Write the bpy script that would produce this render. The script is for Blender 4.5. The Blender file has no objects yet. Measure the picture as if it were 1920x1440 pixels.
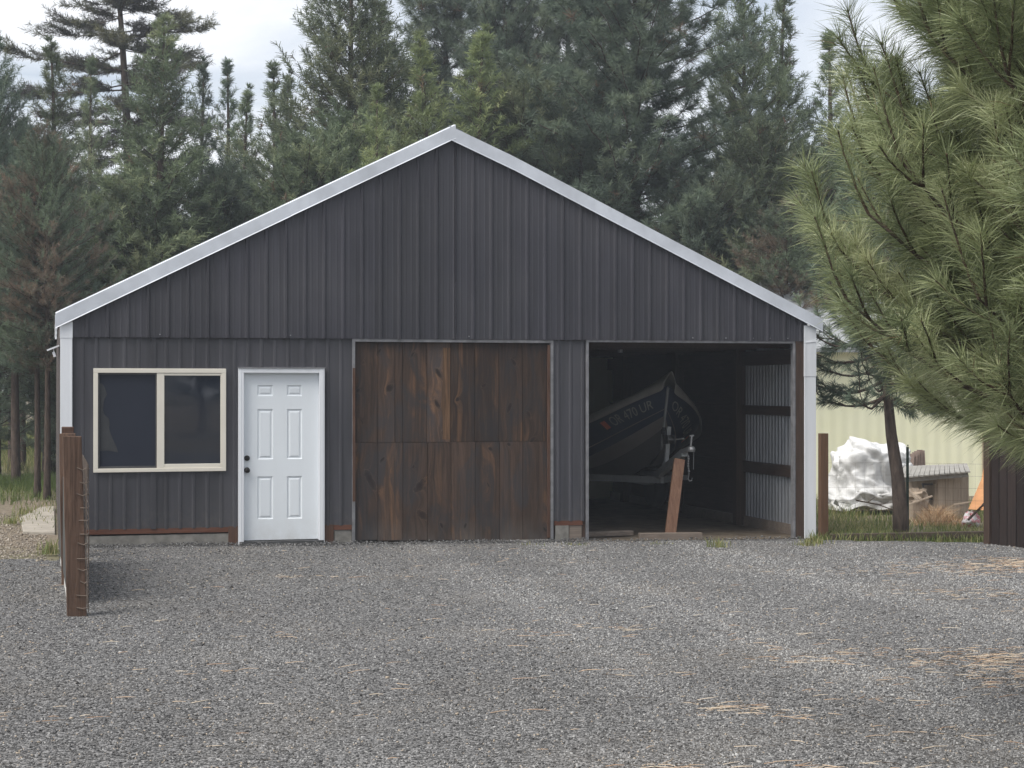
import bpy, bmesh, math, random
import numpy as np
from mathutils import Vector, noise as mnoise

R_ = math.radians
S = bpy.context.scene
COL = S.collection
rnd = random.Random(7)

# ------------------------------------------------------------------ camera geometry
# world: x along the barn front, y into the barn, z up; origin at the barn's front left corner
PHI = math.atan(0.27)
RIGHT = Vector((math.cos(PHI), -math.sin(PHI), 0))
FWD = Vector((math.sin(PHI), math.cos(PHI), 0))
CAM = Vector((-0.099, -20.265, 1.83))
F, CX, HY = 3200.0, 960.0, 728.0


def ray(px, py):
    return RIGHT * ((px - CX) / F) + FWD + Vector((0, 0, (HY - py) / F))


def at(px, py, Z):
    return CAM + ray(px, py) * Z


def on_y(px, py, y):
    d = ray(px, py)
    return CAM + d * ((y - CAM.y) / d.y)


def on_x(px, py, x):
    d = ray(px, py)
    return CAM + d * ((x - CAM.x) / d.x)


def wx(px, y=0.0):
    return on_y(px, 700, y).x


def wz(px, py, y=0.0):
    return on_y(px, py, y).z


def cw(X, Z):
    p = CAM + RIGHT * X + FWD * Z
    return p.x, p.y


def gz(x, y):
    return -0.012 * max(-6.0, min(x, 14.0)) + 0.012 * mnoise.noise((x * .35, y * .35, 3.0))


def gpt(px, Z, dz=0.0):
    x, y = cw((px - CX) / F * Z, Z)
    return Vector((x, y, gz(x, y) + dz))


# ------------------------------------------------------------------ mesh builder
class MB:
    def __init__(s):
        s.v, s.f, s.t = [], [], []
        s.tint = 0.5

    def add(s, vs, fs):
        o = len(s.v)
        s.v += [tuple(p) for p in vs]
        s.t += [s.tint] * len(vs)
        s.f += [tuple(i + o for i in f) for f in fs]

    def box(s, x0, x1, y0, y1, z0, z1):
        s.add([(x0, y0, z0), (x1, y0, z0), (x1, y1, z0), (x0, y1, z0),
               (x0, y0, z1), (x1, y0, z1), (x1, y1, z1), (x0, y1, z1)],
              [(3, 2, 1, 0), (4, 5, 6, 7), (0, 1, 5, 4), (1, 2, 6, 5), (2, 3, 7, 6), (3, 0, 4, 7)])

    def obox(s, c, ax, ay, az):
        c, ax, ay, az = Vector(c), Vector(ax), Vector(ay), Vector(az)
        s.add([c - ax - ay - az, c + ax - ay - az, c + ax + ay - az, c - ax + ay - az,
               c - ax - ay + az, c + ax - ay + az, c + ax + ay + az, c - ax + ay + az],
              [(3, 2, 1, 0), (4, 5, 6, 7), (0, 1, 5, 4), (1, 2, 6, 5), (2, 3, 7, 6), (3, 0, 4, 7)])

    def bar(s, p, q, w, h, up=(0, 0, 1)):
        p, q = Vector(p), Vector(q)
        d = (q - p)
        side = d.cross(Vector(up))
        side = side.normalized() if side.length > 1e-6 else Vector((1, 0, 0))
        u = side.cross(d).normalized()
        s.obox((p + q) / 2, d / 2, side * w / 2, u * h / 2)

    def tube(s, pts, rad, n=8, cap=True):
        pts = [Vector(p) for p in pts]
        if not hasattr(rad, '__len__'):
            rad = [rad] * len(pts)
        vs, fs = [], []
        ref = Vector((0.31, 0.17, 0.93))
        for i, p in enumerate(pts):
            d = (pts[min(i + 1, len(pts) - 1)] - pts[max(i - 1, 0)]).normalized()
            if abs(d.dot(ref)) > .97:
                ref = Vector((0.9, .2, .1))
            a = d.cross(ref).normalized()
            b = d.cross(a)
            for k in range(n):
                t = 2 * math.pi * k / n
                vs.append(p + (a * math.cos(t) + b * math.sin(t)) * rad[i])
        for i in range(len(pts) - 1):
            for k in range(n):
                k2 = (k + 1) % n
                fs.append((i * n + k, i * n + k2, (i + 1) * n + k2, (i + 1) * n + k))
        if cap:
            fs.append(tuple(range(n))[::-1])
            fs.append(tuple((len(pts) - 1) * n + k for k in range(n)))
        s.add(vs, fs)

    def prism_y(s, poly, y0, y1):
        """polygon in x,z extruded along y (poly counter-clockwise seen from -y)"""
        n = len(poly)
        s.add([(x, y0, z) for x, z in poly] + [(x, y1, z) for x, z in poly],
              [tuple(range(n)), tuple(range(n, 2 * n))[::-1]] +
              [(i, i + n, (i + 1) % n + n, (i + 1) % n) for i in range(n)])

    def lathe(s, c, prof, n=16, axis='y'):
        c = Vector(c)
        vs, fs = [], []
        for r, h in prof:
            for k in range(n):
                t = 2 * math.pi * k / n
                if axis == 'y':
                    vs.append(c + Vector((r * math.cos(t), h, r * math.sin(t))))
                elif axis == 'x':
                    vs.append(c + Vector((h, r * math.cos(t), r * math.sin(t))))
                else:
                    vs.append(c + Vector((r * math.cos(t), r * math.sin(t), h)))
        for i in range(len(prof) - 1):
            for k in range(n):
                k2 = (k + 1) % n
                fs.append((i * n + k, i * n + k2, (i + 1) * n + k2, (i + 1) * n + k))
        fs.append(tuple(range(n))[::-1])
        fs.append(tuple((len(prof) - 1) * n + k for k in range(n)))
        s.add(vs, fs)

    def build(s, name, mat, parent=None, bevel=0.0, smooth=False):
        me = bpy.data.meshes.new(name)
        off = Vector((0, 0, 0))
        if parent is not None:
            off = world_loc(parent)
        me.from_pydata([tuple(Vector(p) - off) for p in s.v], [], s.f)
        bm = bmesh.new()
        bm.from_mesh(me)
        bmesh.ops.recalc_face_normals(bm, faces=bm.faces)
        bm.to_mesh(me)
        bm.free()
        a = me.attributes.new('tint', 'FLOAT', 'POINT')
        a.data.foreach_set('value', np.array(s.t, dtype=np.float32))
        o = link(name, me, mat, parent)
        if bevel:
            m = o.modifiers.new('bevel', 'BEVEL')
            m.width, m.segments, m.limit_method, m.angle_limit = bevel, 2, 'ANGLE', R_(40)
        if smooth:
            me.polygons.foreach_set('use_smooth', [True] * len(me.polygons))
        return o


def world_loc(o):
    p = Vector((0, 0, 0))
    while o is not None:
        p += o.location
        o = o.parent
    return p


def link(name, me, mat, parent=None):
    o = bpy.data.objects.new(name, me)
    COL.objects.link(o)
    if mat is not None:
        me.materials.append(mat)
    if parent is not None:
        o.parent = parent
    return o


def np_mesh(name, verts, tris, mat, parent=None, tint=None, off=None):
    verts = np.asarray(verts, dtype=np.float32)
    if parent is not None and off is None:
        verts = verts - np.array(world_loc(parent), dtype=np.float32)
    me = bpy.data.meshes.new(name)
    nv, nt = len(verts), len(tris)
    me.vertices.add(nv)
    me.vertices.foreach_set('co', verts.ravel())
    me.loops.add(nt * 3)
    me.loops.foreach_set('vertex_index', np.asarray(tris, dtype=np.int32).ravel())
    me.polygons.add(nt)
    me.polygons.foreach_set('loop_start', np.arange(0, nt * 3, 3, dtype=np.int32))
    me.update(calc_edges=True)
    if tint is not None:
        a = me.attributes.new('tint', 'FLOAT', 'POINT')
        a.data.foreach_set('value', np.asarray(tint, dtype=np.float32))
    return link(name, me, mat, parent)


def thing(name, label, cat, loc=(0, 0, 0), group=None):
    o = bpy.data.objects.new(name, None)
    COL.objects.link(o)
    o.empty_display_size = .1
    o.location = loc
    return tag(o, label, cat, group)


def tag(o, label, cat, group=None):
    o['label'], o['category'] = label, cat
    if group:
        o['group'] = group
    return o


def kind(o, k, label=None):
    o['kind'] = k
    if label:
        o['label'] = label
    return o


# ------------------------------------------------------------------ node materials
class NT:
    def __init__(s, name):
        s.m = bpy.data.materials.new(name)
        s.m.use_nodes = True
        s.t = s.m.node_tree
        s.b = s.t.nodes['Principled BSDF']
        s.out = s.t.nodes['Material Output']

    def n(s, typ, **kw):
        nd = s.t.nodes.new(typ)
        for k, v in kw.items():
            setattr(nd, k, v)
        return nd

    def put(s, inp, v):
        if hasattr(v, 'is_output') or isinstance(v, bpy.types.NodeSocket):
            s.t.links.new(v, inp)
        else:
            inp.default_value = v

    def coord(s, which='Object', scale=(1, 1, 1), loc=(0, 0, 0)):
        c = s.n('ShaderNodeTexCoord').outputs[which]
        mp = s.n('ShaderNodeMapping')
        mp.inputs['Scale'].default_value = scale
        mp.inputs['Location'].default_value = loc
        s.t.links.new(c, mp.inputs[0])
        return mp.outputs[0]

    def noise(s, vec, scale=5, detail=4, rough=.55, dist=0.0, out='Fac'):
        nd = s.n('ShaderNodeTexNoise')
        nd.inputs['Scale'].default_value = scale
        nd.inputs['Detail'].default_value = detail
        nd.inputs['Roughness'].default_value = rough
        nd.inputs['Distortion'].default_value = dist
        if vec is not None:
            s.t.links.new(vec, nd.inputs['Vector'])
        return nd.outputs[out]

    def voro(s, vec, scale=5, feature='F1', out='Distance', rand=1.0):
        nd = s.n('ShaderNodeTexVoronoi', feature=feature)
        nd.inputs['Scale'].default_value = scale
        nd.inputs['Randomness'].default_value = rand
        s.t.links.new(vec, nd.inputs['Vector'])
        return nd.outputs[out]

    def math(s, op, a, b=0.0, c=0.0, clamp=False):
        nd = s.n('ShaderNodeMath', operation=op, use_clamp=clamp)
        s.put(nd.inputs[0], a)
        s.put(nd.inputs[1], b)
        s.put(nd.inputs[2], c)
        return nd.outputs[0]

    def ramp(s, fac, stops, interp='LINEAR'):
        nd = s.n('ShaderNodeValToRGB')
        nd.color_ramp.interpolation = interp
        el = nd.color_ramp.elements
        while len(el) < len(stops):
            el.new(.5)
        for e, (p, c) in zip(el, stops):
            e.position = p
            e.color = (c[0], c[1], c[2], 1) if hasattr(c, '__len__') else (c, c, c, 1)
        s.put(nd.inputs[0], fac)
        return nd.outputs[0]

    def mix(s, fac, a, b, blend='MIX'):
        nd = s.n('ShaderNodeMix', data_type='RGBA', blend_type=blend)
        s.put(nd.inputs[0], fac)
        for i, v in ((6, a), (7, b)):
            if isinstance(v, (tuple, list)):
                v = (v[0], v[1], v[2], 1)
            s.put(nd.inputs[i], v)
        return nd.outputs[2]

    def attr(s, name='tint'):
        return s.n('ShaderNodeAttribute', attribute_name=name).outputs['Fac']

    def bump(s, h, strength=.4, dist=.01):
        nd = s.n('ShaderNodeBump')
        nd.inputs['Strength'].default_value = strength
        nd.inputs['Distance'].default_value = dist
        s.t.links.new(h, nd.inputs['Height'])
        s.t.links.new(nd.outputs[0], s.b.inputs['Normal'])

    def set(s, color=None, rough=.6, metal=0.0, spec=.4, **kw):
        if color is not None:
            if isinstance(color, (tuple, list)):
                color = (color[0], color[1], color[2], 1)
            s.put(s.b.inputs['Base Color'], color)
        s.put(s.b.inputs['Roughness'], rough)
        s.b.inputs['Metallic'].default_value = metal
        s.b.inputs['Specular IOR Level'].default_value = spec
        return s.m


def plain(name, col, rough=.6, metal=0.0, var=.18, scale=6.0, spec=.4, stretch=(1, 1, 1), bump=0.0):
    t = NT(name)
    f = t.noise(t.coord('Object', stretch), scale, 5, .6)
    lo = tuple(c * (1 - var) for c in col)
    hi = tuple(min(1, c * (1 + var)) for c in col)
    c = t.ramp(f, [(.3, lo), (.7, hi)])
    if bump:
        t.bump(f, bump, .01)
    return t.set(c, rough, metal, spec)


def wood(name, dark, light, rough=.8, axis='z', grain=1.0):
    t = NT(name)
    st = {'z': (14, 14, .7), 'x': (.7, 14, 14), 'y': (14, .7, 14)}[axis]
    v = t.coord('Object', tuple(c * grain for c in st))
    g = t.noise(v, 3.0, 6, .65, .8)
    big = t.noise(t.coord('Object', (2, 2, 1)), 1.6, 3)
    c = t.ramp(g, [(.28, dark), (.72, light)])
    c = t.mix(t.math('MULTIPLY', big, .6), c, tuple(x * .55 for x in dark))
    a = t.attr()
    c = t.mix(1.0, c, t.ramp(a, [(0, .45), (.5, 1.0), (1, 1.0)]), 'MULTIPLY')
    t.bump(g, .35, .006)
    return t.set(c, rough, 0, .25)


M = {}


def siding_mat(name, col, streak=.22):
    t = NT(name)
    v = t.coord('Object', (9, 9, .45))
    f = t.noise(v, 1.0, 5, .6)
    blotch = t.noise(t.coord('Object', (1, 1, 1)), .9, 4)
    base = t.ramp(f, [(.3, tuple(c * (1 - streak) for c in col)), (.7, tuple(c * (1 + streak) for c in col))])
    dust = t.mix(t.math('MULTIPLY', t.ramp(blotch, [(.45, 0.0), (.75, 1.0)]), .25), base, (.10, .098, .10))
    t.bump(t.noise(t.coord('Object', (1, 1, .3)), 2.2, 3), .10, .03)
    # sheets of slightly different age, and mud splashed up from the gravel
    pos = t.n('ShaderNodeSeparateXYZ')
    t.t.links.new(t.coord('Object'), pos.inputs[0])
    pan = t.math('FLOOR', t.math('MULTIPLY', pos.outputs[0], 1 / .914))
    wn = t.n('ShaderNodeTexWhiteNoise', noise_dimensions='1D')
    t.put(wn.inputs['W'], pan)
    dust = t.mix(1.0, dust, t.ramp(wn.outputs['Value'], [(0, .86), (1, 1.12)]), 'MULTIPLY')
    sp_ = t.noise(t.coord('Object', (5, 5, 3)), 3.0, 6, .7)
    splash = t.math('MULTIPLY', t.ramp(pos.outputs[2], [(.12, .75), (.55, 0.0)]), t.ramp(sp_, [(.45, 0.0), (.7, 1.0)]))
    dust = t.mix(t.math('MULTIPLY', splash, .5), dust, (.15, .135, .115))
    return t.set(dust, t.ramp(blotch, [(.3, .42), (.7, .6)]), 0, .45)


M['gable'] = siding_mat('charcoal_siding', (.0385, .0375, .047))
M['lower'] = siding_mat('charcoal_lower_siding', (.049, .048, .056), .3)
M['sidewall'] = siding_mat('brown_siding', (.10, .085, .08))
M['galv'] = plain('galvanized_metal', (.29, .30, .315), .5, .4, .2, 3, stretch=(4, 4, .6))
M['white_trim'] = plain('white_trim', (.74, .76, .79), .45, 0, .05, 2, stretch=(4, 4, .5))
M['rake'] = plain('pale_grey_trim', (.58, .61, .66), .42, .0, .16, 2.6)
M['jtrim'] = plain('grey_metal_trim', (.22, .22, .23), .5, .3, .3, 8)
t = NT('white_door_paint')
v = t.coord('Object')
sxyz = t.n('ShaderNodeSeparateXYZ')
t.t.links.new(v, sxyz.inputs[0])
gr = t.math('MULTIPLY', t.ramp(sxyz.outputs[2], [(.0, 1.0), (.16, .35), (.45, .0)]), t.ramp(t.noise(v, 7, 5, .65), [(.35, .0), (.7, .5)]))
c = t.mix(gr, (.77, .81, .84), (.46, .44, .40))
c = t.mix(t.math('MULTIPLY', t.ramp(t.noise(t.coord('Object', (3, 3, .6)), 2.5, 5), [(.5, 0.0), (.8, 1.0)]), .12), c, (.55, .56, .56))
t.set(c, t.ramp(t.noise(v, 3, 3), [(.3, .35), (.7, .5)]), 0, .4)
M['door_white'] = t.m
M['bronze'] = plain('dark_bronze', (.03, .027, .025), .35, .7, .2, 20)
M['cream'] = plain('cream_vinyl', (.72, .68, .59), .4, 0, .04, 3)
M['concrete'] = plain('concrete', (.215, .205, .185), .9, 0, .3, 9, bump=.4)
M['pad'] = plain('pale_concrete', (.33, .30, .255), .9, 0, .2, 4, bump=.2)
M['redwood'] = wood('red_brown_board', (.10, .042, .028), (.21, .095, .06), axis='x')
M['redpost'] = wood('red_brown_post', (.07, .038, .027), (.17, .095, .064))
M['fencepost'] = wood('treated_post', (.058, .034, .024), (.23, .142, .098))
M['brownpost'] = wood('brown_fence_post', (.10, .055, .03), (.19, .105, .06))
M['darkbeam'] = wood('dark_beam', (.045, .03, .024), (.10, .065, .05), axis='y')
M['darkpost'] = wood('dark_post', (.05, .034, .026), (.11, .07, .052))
M['jamb'] = wood('jamb_post', (.045, .031, .025), (.115, .072, .052))
M['prop'] = wood('orange_brown_plank', (.19, .10, .065), (.40, .235, .155))
M['oldboard'] = wood('weathered_board', (.16, .13, .11), (.33, .27, .22), axis='x')
M['timber'] = wood('dark_timber', (.05, .04, .03), (.12, .09, .065), axis='x')
M['fenceplank'] = wood('dark_fence_plank', (.022, .016, .015), (.062, .043, .037))
M['steel'] = plain('bare_steel', (.33, .33, .33), .4, .7, .2, 12)
M['trailer'] = plain('trailer_paint', (.30, .31, .31), .5, .3, .2, 6)
M['black'] = plain('black_rubber', (.02, .02, .02), .7, 0, .2, 9)
M['dim_metal'] = plain('dark_metal', (.10, .10, .10), .5, .6, .2, 9)
M['wire'] = plain('rusty_wire', (.16, .125, .10), .6, .4, .3, 15)
M['green_steel'] = plain('green_steel_post', (.03, .05, .035), .5, .2, .2, 9)
M['navy'] = plain('navy_hull', (.03, .045, .085), .4, 0, .1, 2)
M['hullgrey'] = plain('hull_grey_brown', (.29, .265, .245), .45, .2, .1, 2)
M['canvas'] = plain('boat_canvas', (.29, .28, .255), .9, 0, .15, 5, bump=.3)
M['letter'] = plain('letter_white', (.37, .38, .35), .5, 0, .03, 3)
M['sticker'] = plain('orange_sticker', (.75, .22, .12), .5, 0, .1, 9)
M['dullgold'] = plain('dull_letter', (.20, .21, .20), .5, 0, .1, 9)
M['roof'] = plain('metal_roof', (.45, .47, .5), .4, .4, .1, 3)
M['roofgrey'] = plain('grey_shingle', (.30, .31, .32), .9, 0, .2, 14)
M['yellow'] = None
M['orange'] = plain('orange_sheet', (.62, .30, .13), .7, 0, .15, 6)
M['bag'] = None
M['tarp'] = None
M['panelbrown'] = plain('brown_panel', (.23, .17, .14), .7, 0, .2, 8, stretch=(1, 1, .3))
M['cratewood'] = wood('grey_box_board', (.34, .27, .205), (.56, .46, .36))
M['greyslat'] = wood('grey_slat', (.26, .25, .23), (.50, .48, .44), axis='x')
M['white_panel'] = plain('white_painted_board', (.62, .60, .56), .6, 0, .08, 4)
M['dark_panel'] = plain('dark_board', (.055, .055, .05), .6, 0, .2, 4)
M['dirt'] = None

t = NT('pale_yellow_siding')
v = t.coord('Object', (1, 1, 1))
w = t.n('ShaderNodeTexWave', wave_type='BANDS', bands_direction='X')
w.inputs['Scale'].default_value = 1.3
w.inputs['Distortion'].default_value = 0.0
t.t.links.new(v, w.inputs['Vector'])
t.bump(w.outputs['Fac'], .5, .02)
t.set(t.ramp(t.noise(v, 1.5, 4), [(.3, (.90, .89, .62)), (.7, (.94, .93, .69))]), .6)
M['yellow'] = t.m

t = NT('crumpled_white_tarp')
v = t.coord('Object')
t.bump(t.noise(v, 9, 5, .6, 1.2), .5, .03)
t.set(t.ramp(t.noise(v, 4, 4), [(.3, (.58, .58, .575)), (.6, (.67, .67, .66))]), .85, 0, .15)
M['tarp'] = t.m

t = NT('printed_bag')
v = t.coord('Object')
t.set(t.ramp(t.noise(v, 14, 2), [(.4, (.8, .78, .78)), (.52, (.75, .72, .74)), (.56, (.6, .16, .2)), (.7, (.8, .6, .62))]), .5)
M['bag'] = t.m

t = NT('window_glass')
v = t.coord('Object')
f = t.noise(v, 2.2, 5, .6)
t.bump(t.noise(v, 1.1, 2), .04, .05)
t.set(t.ramp(f, [(.35, (.007, .011, .022)), (.75, (.018, .023, .034))]), t.ramp(f, [(.4, .02), (.8, .10)]), 0, .95)
M['glass'] = t.m
t = NT('insect_screen')
t.set((.016, .020, .033), .55, 0, .3)
M['screen'] = t.m
M['curtain'] = plain('grey_cloth', (.045, .047, .05), .9, 0, .15, 8)

# barn dirt floor
t = NT('dirt_floor')
v = t.coord('Object')
t.bump(t.noise(v, 30, 5), .5, .02)
t.set(t.ramp(t.noise(v, 5, 6), [(.3, (.085, .068, .052)), (.7, (.17, .14, .105))]), .95, 0, .1)
M['dirt'] = t.m

# natural ground: soil, needles, moss
t = NT('forest_floor')
v = t.coord('Object')
n1 = t.noise(v, .35, 6, .6)
n2 = t.noise(v, 18, 6, .7)
c = t.ramp(n2, [(.25, (.06, .05, .038)), (.5, (.20, .165, .125)), (.8, (.36, .31, .25))])
c = t.mix(t.ramp(n1, [(.45, 0.0), (.62, .55)]), c, (.10, .11, .05))
t.bump(n2, .6, .03)
t.set(c, .95, 0, .1)
M['floor'] = t.m

# gravel sheet under the loose stones
t = NT('gravel_bed')
v = t.coord('Object')
vd = t.voro(v, 55)
vc = t.voro(v, 55, out='Color')
sep = t.n('ShaderNodeSeparateColor')
t.t.links.new(vc, sep.inputs[0])
c = t.ramp(sep.outputs[0], [(0, (.03, .029, .028)), (.5, (.12, .118, .116)), (1, (.28, .275, .27))])
c = t.mix(t.ramp(t.noise(v, .7, 4), [(.5, 0.0), (.75, .22)]), c, (.25, .215, .17))
t.bump(t.math('SUBTRACT', 1.0, vd), .9, .02)
t.set(c, .9, 0, .25)
M['gravel'] = t.m

t = NT('gravel_stone')
a = t.attr()
c = t.ramp(a, [(0, (.03, .029, .029)), (.35, (.125, .123, .122)), (.7, (.28, .277, .272)), (.9, (.43, .425, .41)),
               (.93, (.34, .29, .23)), (1, (.42, .35, .27))])
t.set(c, .85, 0, .3)
M['stone'] = t.m

t = NT('brown_stone')
a = t.attr()
t.set(t.ramp(a, [(0, (.10, .085, .07)), (.5, (.27, .235, .195)), (1, (.47, .42, .36))]), .9, 0, .2)
M['brownstone'] = t.m

t = NT('straw')
t.set(t.ramp(t.attr(), [(0, (.30, .15, .07)), (.5, (.46, .30, .17)), (1, (.62, .48, .32))]), .7, 0, .2)
M['straw'] = t.m
t = NT('dead_needles')
t.set(t.ramp(t.attr(), [(0, (.32, .20, .125)), (.5, (.46, .345, .24)), (1, (.58, .50, .39))]), .8, 0, .15)
M['deadneedle'] = t.m


def leafy(name, stops, trans=.25, rough=.6, objvar=.25):
    t = NT(name)
    c = t.ramp(t.attr(), stops)
    if objvar:
        oi = t.n('ShaderNodeObjectInfo').outputs['Random']
        hs = t.n('ShaderNodeHueSaturation')
        t.put(hs.inputs['Hue'], t.math('ADD', t.math('MULTIPLY', oi, .03), .485))
        t.put(hs.inputs['Value'], t.math('ADD', t.math('MULTIPLY', oi, objvar * 2), 1 - objvar))
        t.put(hs.inputs['Saturation'], .95)
        t.put(hs.inputs['Color'], c)
        c = hs.outputs[0]
    t.set(c, rough, 0, .35)
    tr = t.n('ShaderNodeBsdfTranslucent')
    t.put(tr.inputs['Color'], c)
    mx = t.n('ShaderNodeMixShader')
    mx.inputs[0].default_value = trans
    t.t.links.new(t.b.outputs[0], mx.inputs[1])
    t.t.links.new(tr.outputs[0], mx.inputs[2])
    t.t.links.new(mx.outputs[0], t.out.inputs['Surface'])
    return t.m


M['grass'] = leafy('grass_blades', [(0, (.05, .085, .02)), (.5, (.14, .19, .05)), (.8, (.30, .29, .12)), (1, (.42, .37, .2))], .3, .6, 0)
M['green_crown'] = leafy('green_needles', [(0, (.20, .11, .07)), (.06, (.14, .13, .08)), (.12, (.09, .122, .072)), (.6, (.18, .232, .128)), (1, (.32, .35, .19))])
M['dark_crown'] = leafy('dark_needles', [(0, (.20, .11, .07)), (.05, (.12, .12, .08)), (.1, (.07, .10, .074)), (.6, (.135, .18, .122)), (1, (.22, .26, .165))])
M['yellow_crown'] = leafy('yellow_green_needles', [(0, (.20, .12, .06)), (.06, (.11, .125, .06)), (.6, (.20, .235, .10)), (1, (.33, .34, .15))])
M['brown_crown'] = leafy('browned_needles', [(0, (.19, .12, .085)), (.25, (.14, .11, .08)), (.45, (.09, .115, .075)), (1, (.15, .19, .11))])
M['old_crown'] = leafy('ragged_needles', [(0, (.11, .085, .085)), (.4, (.11, .105, .09)), (.6, (.13, .145, .09)), (1, (.26, .25, .12))])
M['long_needle'] = leafy('long_pine_needles', [(0, (.22, .13, .075)), (.05, (.24, .15, .085)), (.08, (.12, .15, .075)), (.5, (.30, .345, .175)), (.85, (.50, .53, .30)), (1, (.66, .68, .44))], .24, .36, 0)

t = NT('pine_bark')
v = t.coord('Object', (6, 6, 1.3))
f = t.noise(v, 2.2, 6, .7, .6)
t.bump(f, .9, .03)
t.set(t.ramp(f, [(.3, (.035, .027, .023)), (.6, (.12, .092, .075)), (.8, (.20, .15, .12))]), .95, 0, .1)
M['bark'] = t.m
t = NT('twig_bark')
f = t.noise(t.coord('Object'), 40, 4)
t.set(t.ramp(f, [(.3, (.035, .025, .02)), (.7, (.12, .085, .06))]), .9, 0, .1)
M['twig'] = t.m

# ================================================================== SETTING
# one big ground sheet
n = 120
vs, fs = [], []
lim = 150.0
for i in range(n + 1):
    for j in range(n + 1):
        u, w2 = (i / n * 2 - 1), (j / n * 2 - 1)
        x = math.copysign(abs(u) ** 2.2, u) * lim
        y = math.copysign(abs(w2) ** 2.2, w2) * lim
        d = math.hypot(x, y)
        z = gz(x, y) - .03 + max(0, d - 45) * .012
        vs.append((x, y, z))
for i in range(n):
    for j in range(n):
        a = i * (n + 1) + j
        fs.append((a, a + n + 1, a + n + 2, a + 1))
mb = MB()
mb.add(vs, fs)
ground = kind(mb.build('ground', M['floor'], None, smooth=True), 'structure')


# gravel driveway polygon: inside test
def in_gravel(x, y):
    Xc = (x - CAM.x) * RIGHT.x + (y - CAM.y) * RIGHT.y
    Zc = (x - CAM.x) * FWD.x + (y - CAM.y) * FWD.y
    w = .12 * mnoise.noise((x * 1.3, y * 1.3, 9.0))
    if y > -0.02:
        return False
    if x < -0.02:                                  # left of the fence the gravel stops short of the barn
        return Zc < 18.25 + w * 2
    if x > 9.35:                                   # right of the barn it bends away at the grass
        return y < -0.25 - (x - 9.35) * .30 + w
    return True


vs, fs, idx = [], [], {}
st = 0.25
xs = np.arange(-14, 16.01, st)
ys = np.arange(-30, 0.01, st)


def gv(i, j):
    if (i, j) not in idx:
        x, y = xs[i], min(ys[j], -0.005)
        idx[(i, j)] = len(vs)
        vs.append((x, y, gz(x, y) + .004))
    return idx[(i, j)]


for i in range(len(xs) - 1):
    for j in range(len(ys) - 1):
        if in_gravel(xs[i] + st / 2, ys[j] + st / 2):
            fs.append((gv(i, j), gv(i + 1, j), gv(i + 1, j + 1), gv(i, j + 1)))
mb = MB()
mb.add(vs, fs)
kind(mb.build('gravel_driveway', M['gravel'], None, smooth=True), 'structure')

nr = np.random.default_rng(11)


def gz_np(x, y):
    out = np.empty(len(x))
    for i in range(len(x)):
        out[i] = gz(x[i], y[i])
    return out


def stones(name, pts, size, mat, tint):
    """pts (N,3), size (N,) -> one mesh of angular chips"""
    N = len(pts)
    base = np.array([(1, 0, 0), (-1, 0, 0), (0, 1, 0), (0, -1, 0), (0, 0, 1), (0, 0, -1)], dtype=np.float64)
    tri = np.array([(0, 2, 4), (2, 1, 4), (1, 3, 4), (3, 0, 4), (2, 0, 5), (1, 2, 5), (3, 1, 5), (0, 3, 5)])
    # random rotations from quaternions
    q = nr.normal(size=(N, 4))
    q /= np.linalg.norm(q, axis=1)[:, None]
    a, b, c, d = q.T
    Rm = np.stack([np.stack([a*a+b*b-c*c-d*d, 2*(b*c-a*d), 2*(b*d+a*c)], 1),
                   np.stack([2*(b*c+a*d), a*a-b*b+c*c-d*d, 2*(c*d-a*b)], 1),
                   np.stack([2*(b*d-a*c), 2*(c*d+a*b), a*a-b*b-c*c+d*d], 1)], 1)
    v = base[None] * nr.uniform(.65, 1.2, (N, 6, 1)) * (np.array([1.0, .8, .55])[None, None] * nr.uniform(.8, 1.2, (N, 1, 3)))
    v += nr.uniform(-.22, .22, v.shape)
    v = np.einsum('nij,nkj->nki', Rm, v) * size[:, None, None]
    v[:, :, 2] *= .8
    v += pts[:, None, :]
    tris = (tri[None] + (np.arange(N) * 6)[:, None, None]).reshape(-1, 3)
    return np_mesh(name, v.reshape(-1, 3), tris, mat, None, np.repeat(tint, 6))


def scatter(zr, dens, margin, test):
    out = []
    for z0, z1, dn in zip(zr[:-1], zr[1:], dens):
        zm = (z0 + z1) / 2
        hw = zm * .305 + margin
        N = int((z1 - z0) * 2 * hw * dn)
        Z = nr.uniform(z0, z1, N)
        X = nr.uniform(-1, 1, N) * (Z * .305 + margin)
        x = CAM.x + X * RIGHT.x + Z * FWD.x
        y = CAM.y + X * RIGHT.y + Z * FWD.y
        k = np.array([test(a, b) for a, b in zip(x, y)], dtype=bool)
        out.append(np.stack([x[k], y[k], Z[k]], 1))
    return np.concatenate(out)


g = scatter([7.0, 9, 11, 13, 15, 17, 19, 21.5], [2900, 2300, 1800, 1450, 1150, 950, 800], .8, in_gravel)
sz = nr.uniform(.006, .0115, len(g)) * (1 + (g[:, 2] - 8) * .018)
sz[nr.random(len(g)) < .02] *= 1.6
zz = gz_np(g[:, 0], g[:, 1])
# wheel tracks: two lighter bands of crushed fines curving from the bays to the road, mottled by patches
def track(x, y):
    m = .16 * mnoise.noise((x * .35, y * .35, 1)) + .10 * mnoise.noise((x * 1.1, y * 1.1, 4))
    for cxk, drift in ((4.4, .10), (5.9, .10), (7.2, -.06), (8.6, -.06)):
        d = x - (cxk + drift * y + .25 * math.sin(y * .35 + cxk))
        m += .17 * math.exp(-(d / .34) ** 2)
    return m + .026 * (x - 3.5)


tn = np.clip(nr.normal(.455, .20, len(g)) + np.array([track(x, y) for x, y in g[:, :2]]), 0, .89)
tn[nr.random(len(g)) < .035] = .97
kind(stones('gravel', np.stack([g[:, 0], g[:, 1], zz + sz * .45], 1), sz, M['stone'], tn), 'stuff')


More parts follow.
